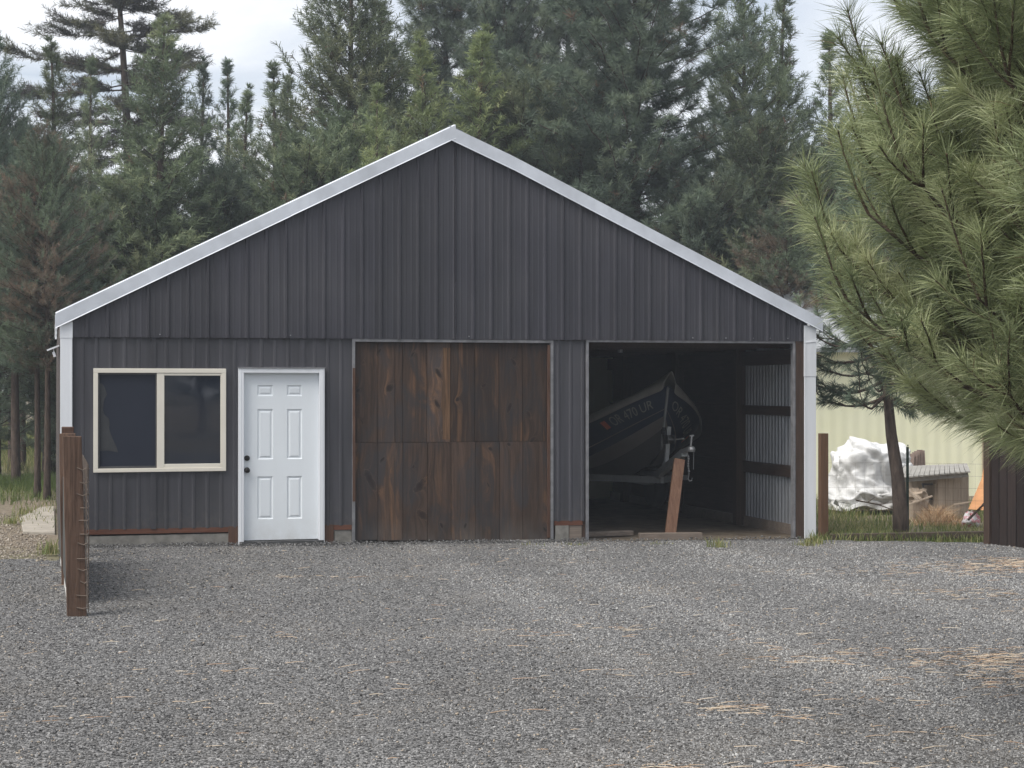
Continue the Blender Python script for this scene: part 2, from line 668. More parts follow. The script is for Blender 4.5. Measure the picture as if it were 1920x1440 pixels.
bk = []
for _ in range(5200):
    x = nr.uniform(.15, 9.2)
    if wx(1100) < x < wx(1490):
        if nr.random() > .3:
            continue
    d = abs(nr.normal(0, .10))
    y = -.012 - d - (.05 if wx(440) < x < wx(612) else 0)
    hb_ = (.045 + .03 * mnoise.noise((x * 1.7, 3, 1))) * max(0, 1 - d / .22)
    bk.append((x, y, gz(x, y) + hb_ * nr.uniform(.3, 1)))
bk = np.array(bk)
bo = stones('banked_gravel', bk, nr.uniform(.007, .016, len(bk)), M['stone'], np.clip(nr.normal(.36, .2, len(bk)), 0, .9))
kind(bo, 'stuff')


# browner loose stones left of the fence, up to the forest
def in_brown(x, y):
    return x < -.15 and not in_gravel(x, y) and y < 6


g = scatter([18, 20, 22, 24, 27], [420, 330, 220, 120], .5, in_brown)
g = g[g[:, 0] < 0]
sz = nr.uniform(.010, .024, len(g))
kind(stones('loose_brown_gravel', np.stack([g[:, 0], g[:, 1], gz_np(g[:, 0], g[:, 1]) - .03 + sz * .3], 1), sz, M['brownstone'],
            np.clip(nr.normal(.5, .25, len(g)), 0, 1)), 'stuff')


# ---------------------------------------------------------------- strips of grass / straw
def blades(name, pts, h, lean, width, mat, tint, rdir=None):
    N = len(pts)
    az = nr.uniform(0, 2 * np.pi, N)
    d = np.stack([np.cos(az), np.sin(az), np.zeros(N)], 1) * (h * lean)[:, None]
    az2 = nr.uniform(0, 2 * np.pi, N)
    w = np.stack([np.cos(az2), np.sin(az2), np.zeros(N)], 1) * width
    p = np.asarray(pts)
    up = np.zeros((N, 3))
    up[:, 2] = h
    v = np.stack([p - w, p + w, p + d * .35 + up * .6 - w * .8, p + d * .35 + up * .6 + w * .8, p + d + up], 1)
    tri = np.array([(0, 1, 3), (0, 3, 2), (2, 3, 4)])
    tris = (tri[None] + (np.arange(N) * 5)[:, None, None]).reshape(-1, 3)
    return np_mesh(name, v.reshape(-1, 3), tris, mat, None, np.repeat(tint, 5))


def strands(name, pts, length, mat, tint, az=None, width=.0022, lift=.012):
    N = len(pts)
    if az is None:
        az = nr.uniform(0, 2 * np.pi, N)
    d = np.stack([np.cos(az), np.sin(az), nr.uniform(-.05, .12, N)], 1) * length[:, None]
    side = np.stack([-np.sin(az), np.cos(az), np.zeros(N)], 1)
    bend = side * (nr.uniform(-.18, .18, N) * length)[:, None]
    p = np.asarray(pts) + np.array([0, 0, lift])
    hgt = np.array([0, 0, width])
    w = side * width + hgt
    v = np.stack([p - w, p + w, p + d * .5 + bend - w + hgt * 2, p + d * .5 + bend + w + hgt * 2, p + d - w * .5, p + d + w * .5], 1)
    tri = np.array([(0, 1, 3), (0, 3, 2), (2, 3, 5), (2, 5, 4)])
    tris = (tri[None] + (np.arange(N) * 6)[:, None, None]).reshape(-1, 3)
    return np_mesh(name, v.reshape(-1, 3), tris, mat, None, np.repeat(tint, 6))


def patch(px, py, rx, ry, N):
    """points on the ground round the spot seen at px,py; rx across, ry in depth (metres)"""
    d = ray(px, py)
    p = CAM + d * ((CAM.z + .03) / -d.z)
    out = []
    for _ in range(N):
        u, w = nr.normal(), nr.normal()
        x = p.x + u * rx * RIGHT.x + w * ry * FWD.x
        y = p.y + u * rx * RIGHT.y + w * ry * FWD.y
        out.append((x, y, gz(x, y)))
    return out


sp = []
g = scatter([7.2, 20.3], [4.5], .5, in_gravel)
sp += [(x, y, gz(x, y)) for x, y, _ in g[::2]]
for a in [(1872, 1222, .28, .25, 220), (1905, 1262, .25, .35, 160), (1790, 1235, .4, .3, 60), (1660, 1225, .45, .25, 34), (1560, 1232, .3, .2, 18),
          (1420, 1228, .22, .15, 12), (1600, 1215, .25, .1, 8), (1350, 1318, .18, .12, 34), (1400, 1330, .15, .1, 22), (1480, 1340, .12, .1, 14),
          (1180, 1176, .12, .05, 10), (1160, 1262, .15, .1, 10), (1840, 1052, .45, .35, 260), (1905, 1040, .25, .3, 260), (1850, 1100, .5, .35, 110),
          (1680, 1062, .7, .3, 90), (1780, 1370, .5, .3, 45), (1560, 1440, .3, .1, 30), (1240, 1440, .15, .05, 16), (510, 1196, .25, .15, 14),
          (230, 1320, .3, .15, 16), (60, 1355, .2, .15, 14), (600, 1084, .5, .12, 26), (330, 1270, .4, .2, 14), (850, 1300, .4, .3, 14),
          (1000, 1180, .4, .3, 20), (1660, 1180, .8, .6, 26), (1750, 1300, .7, .4, 34)]:
    sp += patch(*a)
sp = np.array([p for p in sp if in_gravel(p[0], p[1])])
azs = nr.normal(math.pi * .93, .55, len(sp)) + math.pi * nr.integers(0, 2, len(sp))
kind(strands('fallen_pine_needles', sp, nr.uniform(.05, .16, len(sp)), M['deadneedle'], nr.uniform(0, 1, len(sp)), azs, .0013, .007), 'stuff')

# grass behind the barn on the right and along the forest edge on the left
gp, gh, gt = [], [], []


def grass_area(Zr, pxr, N, h, t0, t1, clump=1.0):
    for _ in range(N):
        Z = nr.uniform(*Zr)
        px = nr.uniform(*pxr)
        x, y = cw((px - CX) / F * Z, Z)
        if 0 < x < 9.3 and 0 < y < 12:
            continue
        if in_gravel(x, y):
            continue
        k = mnoise.noise((x * clump, y * clump, 5.5))
        if nr.random() > .55 + k:
            continue
        gp.append((x, y, gz(x, y) - .035))
        gh.append(nr.uniform(.6, 1.2) * h * (1 + .6 * k))
        gt.append(min(1, max(0, nr.uniform(t0, t1) + .25 * k)))


grass_area((21.6, 24.5), (1535, 1960), 8000, .15, .2, 1.1)
grass_area((24.5, 30), (1520, 1960), 8000, .14, .1, .95)
grass_area((30.5, 35), (-60, 135), 6000, .20, .0, .45, .5)
grass_area((27, 30.5), (-60, 135), 2200, .13, .1, .7)
grass_area((35, 46), (-60, 135), 5000, .35, .3, 1.0)
grass_area((22, 27), (20, 108), 350, .12, .2, .9)
for a, N, h in [((95, 1042), 90, .17), ((1343, 1017), 60, .13), ((1528, 1008), 120, .12), ((1080, 1016), 30, .06), ((1510, 1012), 80, .09),
                ((48, 967), 60, .1), ((20, 985), 60, .1), ((1000, 1017), 20, .06), ((1240, 1012), 25, .05)]:
    for p in patch(a[0], a[1], .07, .06, N):
        gp.append((p[0], p[1], p[2] - .01))
        gh.append(nr.uniform(.5, 1.2) * h)
        gt.append(nr.uniform(.45, 1.0))
# along the right-hand edge of the gravel
for _ in range(5200):
    x = nr.uniform(9.3, 13.8)
    y = -0.25 - (x - 9.35) * .30 + nr.uniform(-.05, .7)
    gp.append((x, y, gz(x, y) - .03))
    gh.append(nr.uniform(.06, .17))
    gt.append(nr.uniform(.1, .9))
gp = np.array(gp)
kind(blades('grass', gp, np.array(gh), nr.uniform(.1, .7, len(gp)), .005, M['grass'], np.array(gt)), 'stuff')

# concrete pad beside the barn
mb = MB()
p0, p1, p2, p3 = [gpt(px, Z) for px, Z in ((44, 21.7), (116, 21.6), (116, 26.4), (76, 26.2))]
pts = [p0, (p1.x, p1.y, p1.z), (p2.x, p2.y, p2.z), p3]
poly = [Vector((p0.x, p0.y, 0)), Vector((-.05, p1.y, 0)), Vector((-.05, p2.y, 0)), Vector((p3.x, p3.y, 0)), Vector((p3.x * .9 + p0.x * .1 - .25, (p3.y + p0.y) / 2 + .2, 0))]
nn = len(poly)
mb.add([(p.x, p.y, .012) for p in poly] + [(p.x, p.y, -.1) for p in poly],
       [tuple(range(nn))] + [(i, i + nn, (i + 1) % nn + nn, (i + 1) % nn) for i in range(nn)])
kind(mb.build('concrete_path', M['pad'], None, bevel=.01), 'structure')

# ================================================================== BARN
XL, XR = wx(113), wx(1530)
XA = wx(851.5)
BL = 10.8                                        # barn length
ZA = wz(851.5, 262)                              # underside of the rake trim at the ridge
ZEL = wz(118, 611)
ZER = wz(1528, 618)
barn = thing('storage_barn', 'charcoal ribbed metal barn with white gable trim, plank door and open boat bay', 'barn', (XL, 0, 0))


def roofz(x):
    if x <= XA:
        return ZEL + (ZA - ZEL) * (x - XL) / (XA - XL)
    return ZA + (ZER - ZA) * (x - XA) / (XR - XA)


def profile(x0, x1, pitch, phase, rib=.05, top=.028, h=.018, minor=2, mh=.004):
    """list of (x, outward offset) for ribbed sheet metal"""
    pts = []
    k0 = math.floor((x0 - phase) / pitch) - 1
    x = phase + k0 * pitch
    while x < x1 + pitch:
        pts += [(x - rib / 2, 0), (x - top / 2, h), (x + top / 2, h), (x + rib / 2, 0)]
        for m in range(minor):
            c = x + pitch * (m + 1) / (minor + 1)
            pts += [(c - .014, 0), (c - .006, mh), (c + .006, mh), (c + .014, 0)]
        x += pitch
    res = [p for p in pts if x0 < p[0] < x1]

    def off(xx):
        for (a, oa), (b, ob) in zip(pts[:-1], pts[1:]):
            if a <= xx <= b:
                return oa + (ob - oa) * (xx - a) / (b - a) if b > a else oa
        return 0
    return [(x0, off(x0))] + res + [(x1, off(x1))]


def sheet(mb, prof, y, zb, zt):
    """ribbed sheet facing -y between zb(x) and zt(x)"""
    vs = []
    for x, o in prof:
        vs.append((x, y - o, zb(x)))
        vs.append((x, y - o, zt(x)))
    fs = [(2 * i, 2 * i + 2, 2 * i + 3, 2 * i + 1) for i in range(len(prof) - 1)]
    mb.add(vs, fs)


# --- gable cladding
ZG = lambda x: (wz(137, 632) + (wz(1505, 640) - wz(137, 632)) * (x - XL) / (XR - XL))
mb = MB()
ph = wx(850) + .012
pr = profile(wx(133), wx(1512), .2286, ph, .055, .022, .019, 2, .003)
pr = sorted(pr + [(XA, 0)])
sheet(mb, pr, -.030, lambda x: ZG(x), lambda x: roofz(x) + .06)
# returned lower lip so the sheet reads as a layer over the lower panels
for a, b in zip(pr[:-1], pr[1:]):
    mb.add([(a[0], -.030 - a[1], ZG(a[0])), (b[0], -.030 - b[1], ZG(b[0])), (b[0], -.004, ZG(b[0]) + .001), (a[0], -.004, ZG(a[0]) + .001)], [(0, 1, 2, 3)])
mb.build('gable_siding', M['gable'], barn)
# --- screw heads along the gable's lower edge
for px in (1413, 1445, 1478, 880, 1362, 1300, 545, 300):
    p = on_y(px, 634, -.05)
    mb = MB()
    mb.lathe((p.x, -.034, ZG(p.x) + .035), [(.008, 0), (.008, -.005), (.003, -.008)], 8)
    mb.build('screw_head', M['galv'], barn)

# --- lower cladding (several sheets round the openings)
Zs = lambda px, py: wz(px, py)
zsill = lambda x: wz(170, 994) + (wz(1067, 977) - wz(170, 994)) * (x - wx(170)) / (wx(1067) - wx(170))
win = (wx(175), wx(423.5), wz(300, 884.5), wz(300, 691))
door = (wx(446.5), wx(607.5), wz(527, 1020), wz(527, 690.5))
big = (wx(660), wx(1037), wz(850, 1018), wz(850, 637))
bay = (wx(1098), wx(1506), -.13, wz(1300, 638))
mb = MB()
lp = lambda a, b: profile(a, b, .158, wx(155), .05, .020, .010, 0)
ztop = lambda x: ZG(x) + .02
for a, b, zb, zt in [(wx(133), win[0], zsill, ztop), (win[0], win[1], zsill, lambda x: win[2]), (win[0], win[1], lambda x: win[3], ztop),
                     (win[1], door[0], zsill, ztop), (door[0], door[1], lambda x: door[3], ztop), (door[1], big[0], zsill, ztop)]:
    sheet(mb, lp(a, b), 0.0, zb, zt)
mid = MB()
sheet(mid, profile(big[1], bay[0] - .01, .158, wx(1047), .05, .02, .012, 0), 0.0, zsill, ztop)
# lap edges where sheets overlap
mid.build('lower_siding', M['lower'], barn)
for px in (283, 563):
    x = wx(px)
    zt, zb = ztop(x), zsill(x)
    if win[0] < x < win[1]:
        mb.box(x - .004, x + .06, -.0135, -.011, win[3], zt - .03)
        mb.box(x - .004, x + .06, -.0135, -.011, zb, win[2])
    elif door[0] < x < door[1]:
        mb.box(x - .004, x + .05, -.0135, -.011, door[3], zt - .03)
mb.build('lower_siding', M['lower'], barn)

# --- rake trim: an L of sheet metal down each slope
FY = -.075


def rake(mb, xa, za, xb, zb, hgt, y):
    d = Vector((xb - xa, 0, zb - za)).normalized()
    dn = Vector((0, 0, -1))
    a, b = Vector((xa, y, za)), Vector((xb, y, zb))
    # face, bottom return, top return
    pr2 = [(0.11, .02), (0, .0), (0, -hgt + .012), (-.008, -hgt), (.012, -hgt - .002)]
    vs = []
    for p in (a, b):
        for oy, oz in pr2:
            vs.append((p.x, p.y + oy, p.z + oz))
    k = len(pr2)
    fs = [(i, i + 1, i + 1 + k, i + k) for i in range(k - 1)]
    mb.add(vs, fs)


tl = on_y(104, 588, FY)
ap = on_y(851.5, 234.5, FY)
tr = on_y(1543, 598, FY)
hh = .168
mb = MB()
xm = wx(545, FY)
zm = tl.z + (ap.z - tl.z) * (xm - tl.x) / (ap.x - tl.x)
rake(mb, tl.x, tl.z, xm + .03, zm + .03 * (ap.z - tl.z) / (ap.x - tl.x), hh, FY)
rake(mb, xm, zm, ap.x + .02, ap.z + .004, hh - .003, FY - .004)
mb.build('rake_trim', M['rake'], barn)
mb = MB()
cuts = [ap.x, wx(958, FY), wx(1166, FY), tr.x]
for i in range(3):
    x0, x1 = cuts[i], cuts[i + 1]
    sl = (tr.z - ap.z) / (tr.x - ap.x)
    rake(mb, x0 - (.05 if i == 0 else 0), ap.z + sl * (x0 - ap.x) + (-.012 if i == 0 else 0), x1 + (.03 if i < 2 else 0), ap.z + sl * (x1 + (.03 if i < 2 else 0) - ap.x), hh - .002 * i, FY - .008 + .003 * i)
# folded end cap at the eave
mb.add([(tr.x, FY, tr.z), (tr.x, FY + .11, tr.z), (tr.x, FY + .11, tr.z - hh), (tr.x, FY, tr.z - hh)], [(0, 1, 2, 3)])
mb.build('rake_trim', M['rake'], barn)

# --- roof panels
for s, e in ((-1, tl), (1, tr)):
    mb = MB()
    prr = profile(.0, BL, .2286, .1, .055, .022, .02, 0)
    vs = []
    for yy, o in prr:
        vs += [(ap.x, yy - .03, ap.z + o - .03), (e.x, yy - .03, e.z + o - .03)]
    mb.add(vs, [(2 * i, 2 * i + 1, 2 * i + 3, 2 * i + 2) for i in range(len(prr) - 1)])
    mb.build('roof', M['roof'], barn)
mb = MB()
mb.add([(ap.x - .14, .05, ap.z - .05), (ap.x, .05, ap.z + .012), (ap.x + .14, .05, ap.z - .05),
        (ap.x - .14, BL, ap.z - .05), (ap.x, BL, ap.z + .012), (ap.x + .14, BL, ap.z - .05)], [(0, 1, 4, 3), (1, 2, 5, 4)])
mb.build('ridge_cap', M['rake'], barn)

# --- corner trims
for px0, px1, s in ((113, 135.5, -1), (1508, 1530, 1)):
    mb = MB()
    a, b = wx(px0, -.04), wx(px1, -.04)
    zt = roofz(XL if s < 0 else XR) + .05
    zb = wz(px0, 1013) if s < 0 else wz(1519, 1009)
    zmid = wz(px0, 634) if s < 0 else wz(px1, 706)
    for z0, z1, e in ((zb, zmid, 0), (zmid, zt, .004)):
        mb.box(a - e, b + e, -.040 - e, -.032, z0, z1)
        if s < 0:
            mb.box(a - e, a + .008, -.032, .12, z0, z1)
            mb.box(b - .02, b + e, -.045 - e, -.041 - e, z0, z1)
        else:
            mb.box(b - .008, b + e, -.032, .12, z0, z1)
            mb.box(a - e, a + .02, -.045 - e, -.041 - e, z0, z1)
    if s > 0:
        mb.add([(a - .005, -.046, wz(1508, 640)), (b + .002, -.046, wz(1508, 634)), (b + .002, -.05, wz(1508, 641)), (a - .005, -.05, wz(1508, 643))], [(0, 1, 2, 3)])
    mb.build('corner_trim', M['white_trim'], barn, bevel=.002)

# --- side and back walls (ribbed outside, bare galvanized inside)
for x, s, m in ((XL, -1, M['sidewall']), (XR, 1, M['white_trim'])):
    mb = MB()
    pro = profile(.12, BL, .2286, .3, .055, .022, .018, 0)
    vs = []
    z1 = (ZEL if s < 0 else ZER) - .02
    for yy, o in pro:
        vs += [(x + s * o, yy, -.12), (x + s * o, yy, z1)]
    mb.add(vs, [(2 * i, 2 * i + 1, 2 * i + 3, 2 * i + 2) for i in range(len(pro) - 1)])
    mb.build('side_wall', m, barn)
# inside lining of the right wall: real corrugations facing the bay
XI = XR - .04
mb = MB()
vs = []
yy = .02
pitch = .105
pts = []
while yy < 2.2:
    pts += [(yy, 0), (yy + pitch * .3, 0), (yy + pitch * .45, .026), (yy + pitch * .85, .026)]
    yy += pitch
for yv, o in pts:
    vs += [(XI - o, yv, -.02), (XI - o, yv, ZER - .1)]
mb.add(vs, [(2 * i, 2 * i + 1, 2 * i + 3, 2 * i + 2) for i in range(len(pts) - 1)])
mb.build('inner_lining', M['galv'], barn)
mb = MB()
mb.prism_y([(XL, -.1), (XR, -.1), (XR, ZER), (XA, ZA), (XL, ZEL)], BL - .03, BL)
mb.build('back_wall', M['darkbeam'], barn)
# partition between the closed room and the boat bay
mb = MB()
mb.box(wx(1060), wx(1060) + .02, .12, BL - .05, -.1, 2.4)
mb.build('partition', M['darkpost'], barn)
mb = MB()
mb.box(XI - .01, XI - .004, 2.2, BL - .06, -.1, ZER - .1)
mb.build('inner_boarding', M['darkbeam'], barn)
mb = MB()
mb.box(XL + .04, XR - .045, .10, BL - .05, 2.46, 2.48)  # dark boards overhead, added to darken the bay and block the roof gap
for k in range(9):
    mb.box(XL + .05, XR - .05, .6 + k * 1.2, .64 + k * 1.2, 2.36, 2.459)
mb.build('added_ceiling', M['darkbeam'], barn)
# girts, posts, skirt on the right wall
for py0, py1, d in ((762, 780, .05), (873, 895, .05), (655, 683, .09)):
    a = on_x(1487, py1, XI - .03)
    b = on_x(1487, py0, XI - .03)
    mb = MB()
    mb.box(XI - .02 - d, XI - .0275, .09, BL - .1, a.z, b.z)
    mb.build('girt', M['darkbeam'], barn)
for yp in (2.15, 4.6, 7.1):
    mb = MB()
    mb.box(XI - .17, XI - .11, yp, yp + .14, -.1, ZER)
    mb.box(XI - .11, XI - .0275, yp + .002, yp + .138, -.1, ZER - .002)
    mb.build('wall_post', M['darkpost'], barn)
mb = MB()
mb.box(XI - .06, XI - .0275, .09, BL - .1, -.14, .03)
mb.build('skirt_board', M['oldboard'], barn)
# jamb post at the right of the bay and its metal edge
mb = MB()
mb.box(wx(1491), wx(1507.5), -.028, .115, -.13, bay[3] + .01)
mb.build('jamb_post', M['jamb'], barn, bevel=.004)
# framing behind the front wall
mb = MB()
mb.box(wx(1040), wx(1098) - .004, .012, .10, -.1, 2.4)
mb.box(wx(1098), wx(1490), .03, .10, bay[3] + .03, bay[3] + .22)
mb.build('header', M['darkpost'], barn)
# grey metal trim round the big openings
for (x0, x1, z1, zb0, zb1, sc) in ((big[0], big[1], big[3], wz(660, 1019), wz(1037, 1011), 1), (bay[0], wx(1490), bay[3], wz(1100, 1012), bay[3] - .02, 1)):
    mb = MB()
    tw = .036
    zt2 = z1 + .003
    mb.box(x0, x0 + tw, -.022, .06, zb0, zt2 - tw)
    mb.box(x0, x1, -.024, .06, zt2 - tw, zt2)
    if zb1 < zt2 - .3:
        mb.box(x1 - tw, x1, -.022, .06, zb1, zt2 - tw)
    else:
        mb.box(x1 - .03, x1, -.030, .06, -.1, zt2 - tw)
    mb.build('opening_trim', M['jtrim'], barn, bevel=.003)

# worn brown wooden casing strips either side of the plank door
mb = MB()
mb.box(wx(660.5), wx(665.5), -.028, -.0225, wz(660, 940), wz(660, 690))
mb.build('door_casing', M['redpost'], barn)
mb = MB()
mb.box(wx(1026.5), wx(1031), -.014, .03, wz(1030, 1008), wz(1030, 647))
mb.build('door_casing', M['redpost'], barn)

# --- sliding plank door
KN = [(709 + 3, 658, .02, .03), (731, 728, .05, .04), (774, 665, .018, .03), (822, 698, .035, .05), (820, 757, .035, .05), (836, 814, .05, .05),
      (858, 749, .03, .025), (964, 679, .03, .04), (956, 764, .025, .06), (992, 777, .03, .04), (695, 900, .05, .10), (717, 862, .025, .03),
      (788, 911, .06, .07), (792, 966, .06, .05), (776, 875, .015, .02), (828, 985, .02, .03), (1000, 824, .03, .03), (920, 842, .03, .02), (955, 833, .03, .02),
      (672, 732, .03, .02), (679, 790, .012, .03), (908, 723, .03, .02), (1022, 992, .025, .03), (873, 986, .02, .03), (916, 909, .012, .03), (681, 680, .012, .02)]
t = NT('old_door_planks')
oc = t.n('ShaderNodeTexCoord').outputs['Object']
sx = t.n('ShaderNodeSeparateXYZ')
t.t.links.new(oc, sx.inputs[0])
dmin = None
doorc = Vector((big[0], 0, big[2]))
for px, py, rx, rz in KN:
    kx, kz = wx(px) - doorc.x, wz(px, py) - doorc.z
    kd = rnd.choice((-.45, .3, .5, .65))
    dzk = t.math('SUBTRACT', sx.outputs[2], kz)
    a = t.math('DIVIDE', t.math('SUBTRACT', t.math('SUBTRACT', sx.outputs[0], kx), t.math('MULTIPLY', dzk, kd)), rx * 1.0)
    b = t.math('DIVIDE', dzk, rz * 1.35)
    d = t.math('SQRT', t.math('ADD', t.math('MULTIPLY', a, a), t.math('MULTIPLY', b, b)))
    dmin = d if dmin is None else t.math('SMOOTH_MIN', dmin, d, .25)
tint = t.attr()
dn = t.noise(t.coord('Object', (14, 14, 9)), 1.6, 4, .6)
dmin = t.math('ADD', dmin, t.math('MULTIPLY', t.math('SUBTRACT', dn, .5), 1.3))
warp = t.math('MULTIPLY', t.math('DIVIDE', 1.0, t.math('ADD', t.math('MULTIPLY', dmin, dmin), .7)), .10)
cmb = t.n('ShaderNodeCombineXYZ')
t.put(cmb.inputs[0], t.math('MULTIPLY', t.math('ADD', sx.outputs[0], warp), 16.0))
t.put(cmb.inputs[1], t.math('MULTIPLY', tint, 37.0))
t.put(cmb.inputs[2], t.math('MULTIPLY', sx.outputs[2], .9))
g1 = t.noise(cmb.outputs[0], 1.6, 7, .68, .5)
g2 = t.noise(cmb.outputs[0], .35, 4, .6, .8)
c = t.ramp(g1, [(.2, (.020, .014, .0115)), (.5, (.056, .037, .028)), (.8, (.112, .071, .050))])
blotch = t.noise(t.coord('Object', (2.2, 2.2, .8)), 1.7, 5, .65, 1.0)
c = t.mix(t.math('MULTIPLY', t.ramp(g2, [(.54, 0.0), (.66, .8)]), t.ramp(blotch, [(.42, .1), (.6, 1.0)])), c, (.18, .10, .055))                          # orange heartwood streaks
c = t.mix(t.math('MULTIPLY', t.ramp(blotch, [(.40, .9), (.55, 0.0)]), t.ramp(g1, [(.3, 1.0), (.7, .5)])), c, (.040, .038, .040))                        # grey-black weathering
stain = t.noise(t.coord('Object', (3, 3, 1.2)), 2.0, 4, .6)
low = t.math('MULTIPLY', t.ramp(sx.outputs[2], [(0, 1.0), (.10, .55), (.32, 0.0)]), t.ramp(stain, [(.4, .25), (.6, 1.0)]))
c = t.mix(t.math('MULTIPLY', low, .8), c, (.105, .095, .085))                                 # splashed, greyed plank feet
lcol = t.math('MULTIPLY', t.ramp(sx.outputs[0], [(0, 1.0), (.12, .8), (.33, 0.0)]), t.ramp(sx.outputs[2], [(0, 1.0), (.5, .5), (.9, 0.0)]))
c = t.mix(t.math('MULTIPLY', lcol, t.ramp(stain, [(.4, .3), (.65, .9)])), c, (.030, .032, .040))   # darker and bluish towards the bottom left corner
tone = t.ramp(tint, [(0, .6), (.3, .85), (.5, 1.08), (1, 1.6)])
c = t.mix(1.0, c, tone, 'MULTIPLY')
ring = t.ramp(dmin, [(0, .9), (.45, .75), (.8, .3), (1.1, 0.0)])
c = t.mix(ring, c, (.020, .015, .014))
halo = t.math('MULTIPLY', t.ramp(dmin, [(.9, 0.0), (1.15, .8), (1.7, 0.0)]), .35)
c = t.mix(halo, c, (.21, .15, .10))
t.bump(g1, .5, .006)
t.set(c, .8, 0, .22)
M['planks'] = t.m
mb = MB()
tops = [667, 709, 741, 755, 801, 845.5, 890.7, 936, 980.5, 1026]
bots = [663, 709, 756, 802, 846.5, 891.5, 937, 981, 1029]
tint_t = [.35, .62, .5, .42, .85, .22, .15, .30, .24]
tint_b = [.45, .62, .50, .46, .60, .40, .58, .42]
zr = wz(850, 829)
for edges, tt, top in ((tops, tint_t, True), (bots, tint_b, False)):
    for i in range(len(tt)):
        a, b = wx(edges[i]) + .0024, wx(edges[i + 1]) - .0024
        y0 = .018 + rnd.uniform(0, .006)
        mb.tint = tt[i]
        if top:
            mb.box(a, b, y0, .05, zr + .002 + rnd.uniform(0, .003), big[3] - .02)
        else:
            mb.box(a, b, y0 - .004, .05, wz((edges[i] + edges[i + 1]) / 2, 1013) + rnd.uniform(-.004, .004), zr - .002)
mb.tint = .1
mb.box(wx(663), wx(1029), .051, .07, big[2], big[3] - .02)
me_off = doorc
sd = mb.build('plank_door', M['planks'], None, bevel=.0015)
for vtx in sd.data.vertices:
    vtx.co -= doorc
sd.parent = barn
sd.location = doorc - Vector((XL, 0, 0))
# bright worn patches: the tan stripe on one plank is a separate grain band
t = NT('tan_heartwood')
v = t.coord('Object', (30, 30, 1.2))
f = t.noise(v, 1.5, 6, .65, .6)
t.bump(f, .4, .005)
t.set(t.ramp(f, [(.25, (.045, .03, .022)), (.5, (.12, .07, .04)), (.8, (.25, .145, .078))]), .8, 0, .2)
M['tan'] = t.m
mb = MB()
# slightly bowed strip
zs_ = np.linspace(wz(836, 824), wz(836, 652), 14)
vs = []
for i, z in enumerate(zs_):
    wob = .010 * math.sin(i * .9) + .006 * math.sin(i * 2.3)
    x1 = wx(844.6)
    x0 = wx(829.5 + 5 * max(0, (i - 7) / 7) ** 2) + wob
    vs += [(x0, .0165, z), (x1, .0165, z)]
mb.add(vs, [(2 * i, 2 * i + 1, 2 * i + 3, 2 * i + 2) for i in range(13)])
mb.build('tan_strip', M['tan'], sd)

# --- concrete under things, red sill boards, short posts by the door
mb = MB()
mb.box(wx(137), wx(429), .005, .15, -.25, wz(300, 1003))
mb.build('foundation', M['concrete'], barn, bevel=.004)
mb = MB()
mb.box(wx(627), big[0] - .002, .006, .15, -.25, wz(640, 994))
mb.build('foundation', M['concrete'], barn, bevel=.004)
mb = MB()
mb.box(big[0] + .04, big[1] - .04, .002, .2, -.25, wz(850, 1015.5))
mb.build('foundation', M['concrete'], barn, bevel=.004)
mb = MB()
mb.box(wx(1041), wx(1066.5), -.004, .15, -.25, wz(1055, 985))
mb.build('concrete_block', M['concrete'], barn, bevel=.006)
mb = MB()
mb.box(wx(1067.5), wx(1091), .004, .15, -.25, wz(1080, 984.5))
mb.build('wood_block', M['oldboard'], barn, bevel=.004)
for a, b in ((137, 428), (626, 659.5), (1039, 1092)):
    mb = MB()
    xa, xb = wx(a), wx(b)
    za, zb_ = zsill(xa), zsill(xb)
    mb.add([(xa, -.004, za - .052), (xb, -.004, zb_ - .052), (xb, .06, zb_ - .052), (xa, .06, za - .052),
            (xa, -.004, za + .006), (xb, -.004, zb_ + .006), (xb, .06, zb_ + .006), (xa, .06, za + .006)],
           [(3, 2, 1, 0), (4, 5, 6, 7), (0, 1, 5, 4), (1, 2, 6, 5), (2, 3, 7, 6), (3, 0, 4, 7)])
    mb.build('sill_board', M['redwood'], barn)
for a, b, p0_, p1_ in ((428, 446, 987, 1024), (608, 625.5, 984, 1025)):
    mb = MB()
    mb.box(wx(a) + .002, wx(b), -.008, .07, wz(a, p1_), wz(a, p0_))
    mb.build('door_post', M['redpost'], barn, bevel=.003)

# --- window
mb = MB()
x0, x1, z0, z1 = win
fw = .052
for a, b, c_, d in ((x0, x1, z1 - fw, z1), (x0, x1, z0, z0 + fw * .85), (x0, x0 + fw, z0 + fw * .85, z1 - fw), (x1 - fw, x1, z0 + fw * .85, z1 - fw)):
    mb.box(a, b, -.032, .05, c_, d)
wf = mb.build('window_frame', M['cream'], barn, bevel=.004)
xs0, xs1 = wx(294), wx(413)
sz0, sz1 = z0 + fw * .85, z1 - fw
mb = MB()
mb.box(xs0, xs0 + .085, -.026, .02, sz0, sz1)
mb.box(x1 - fw - .012, x1 - fw, -.026, .02, sz0, sz1)
mb.box(xs0 + .085, x1 - fw - .012, -.024, .02, sz1 - .030, sz1)
mb.box(xs0 + .085, x1 - fw - .012, -.024, .02, sz0, sz0 + .045)
sash = mb.build('sash', M['cream'], wf, bevel=.004)
mb = MB()
mb.box(xs0 + .085, x1 - fw - .012, .000, .006, sz0 + .045, sz1 - .03)
mb.build('pane', M['glass'], wf)
mb = MB()
mb.box(x0 + fw, xs0, .012, .014, sz0, sz1)
mb.build('screen', M['screen'], wf)
mb = MB()
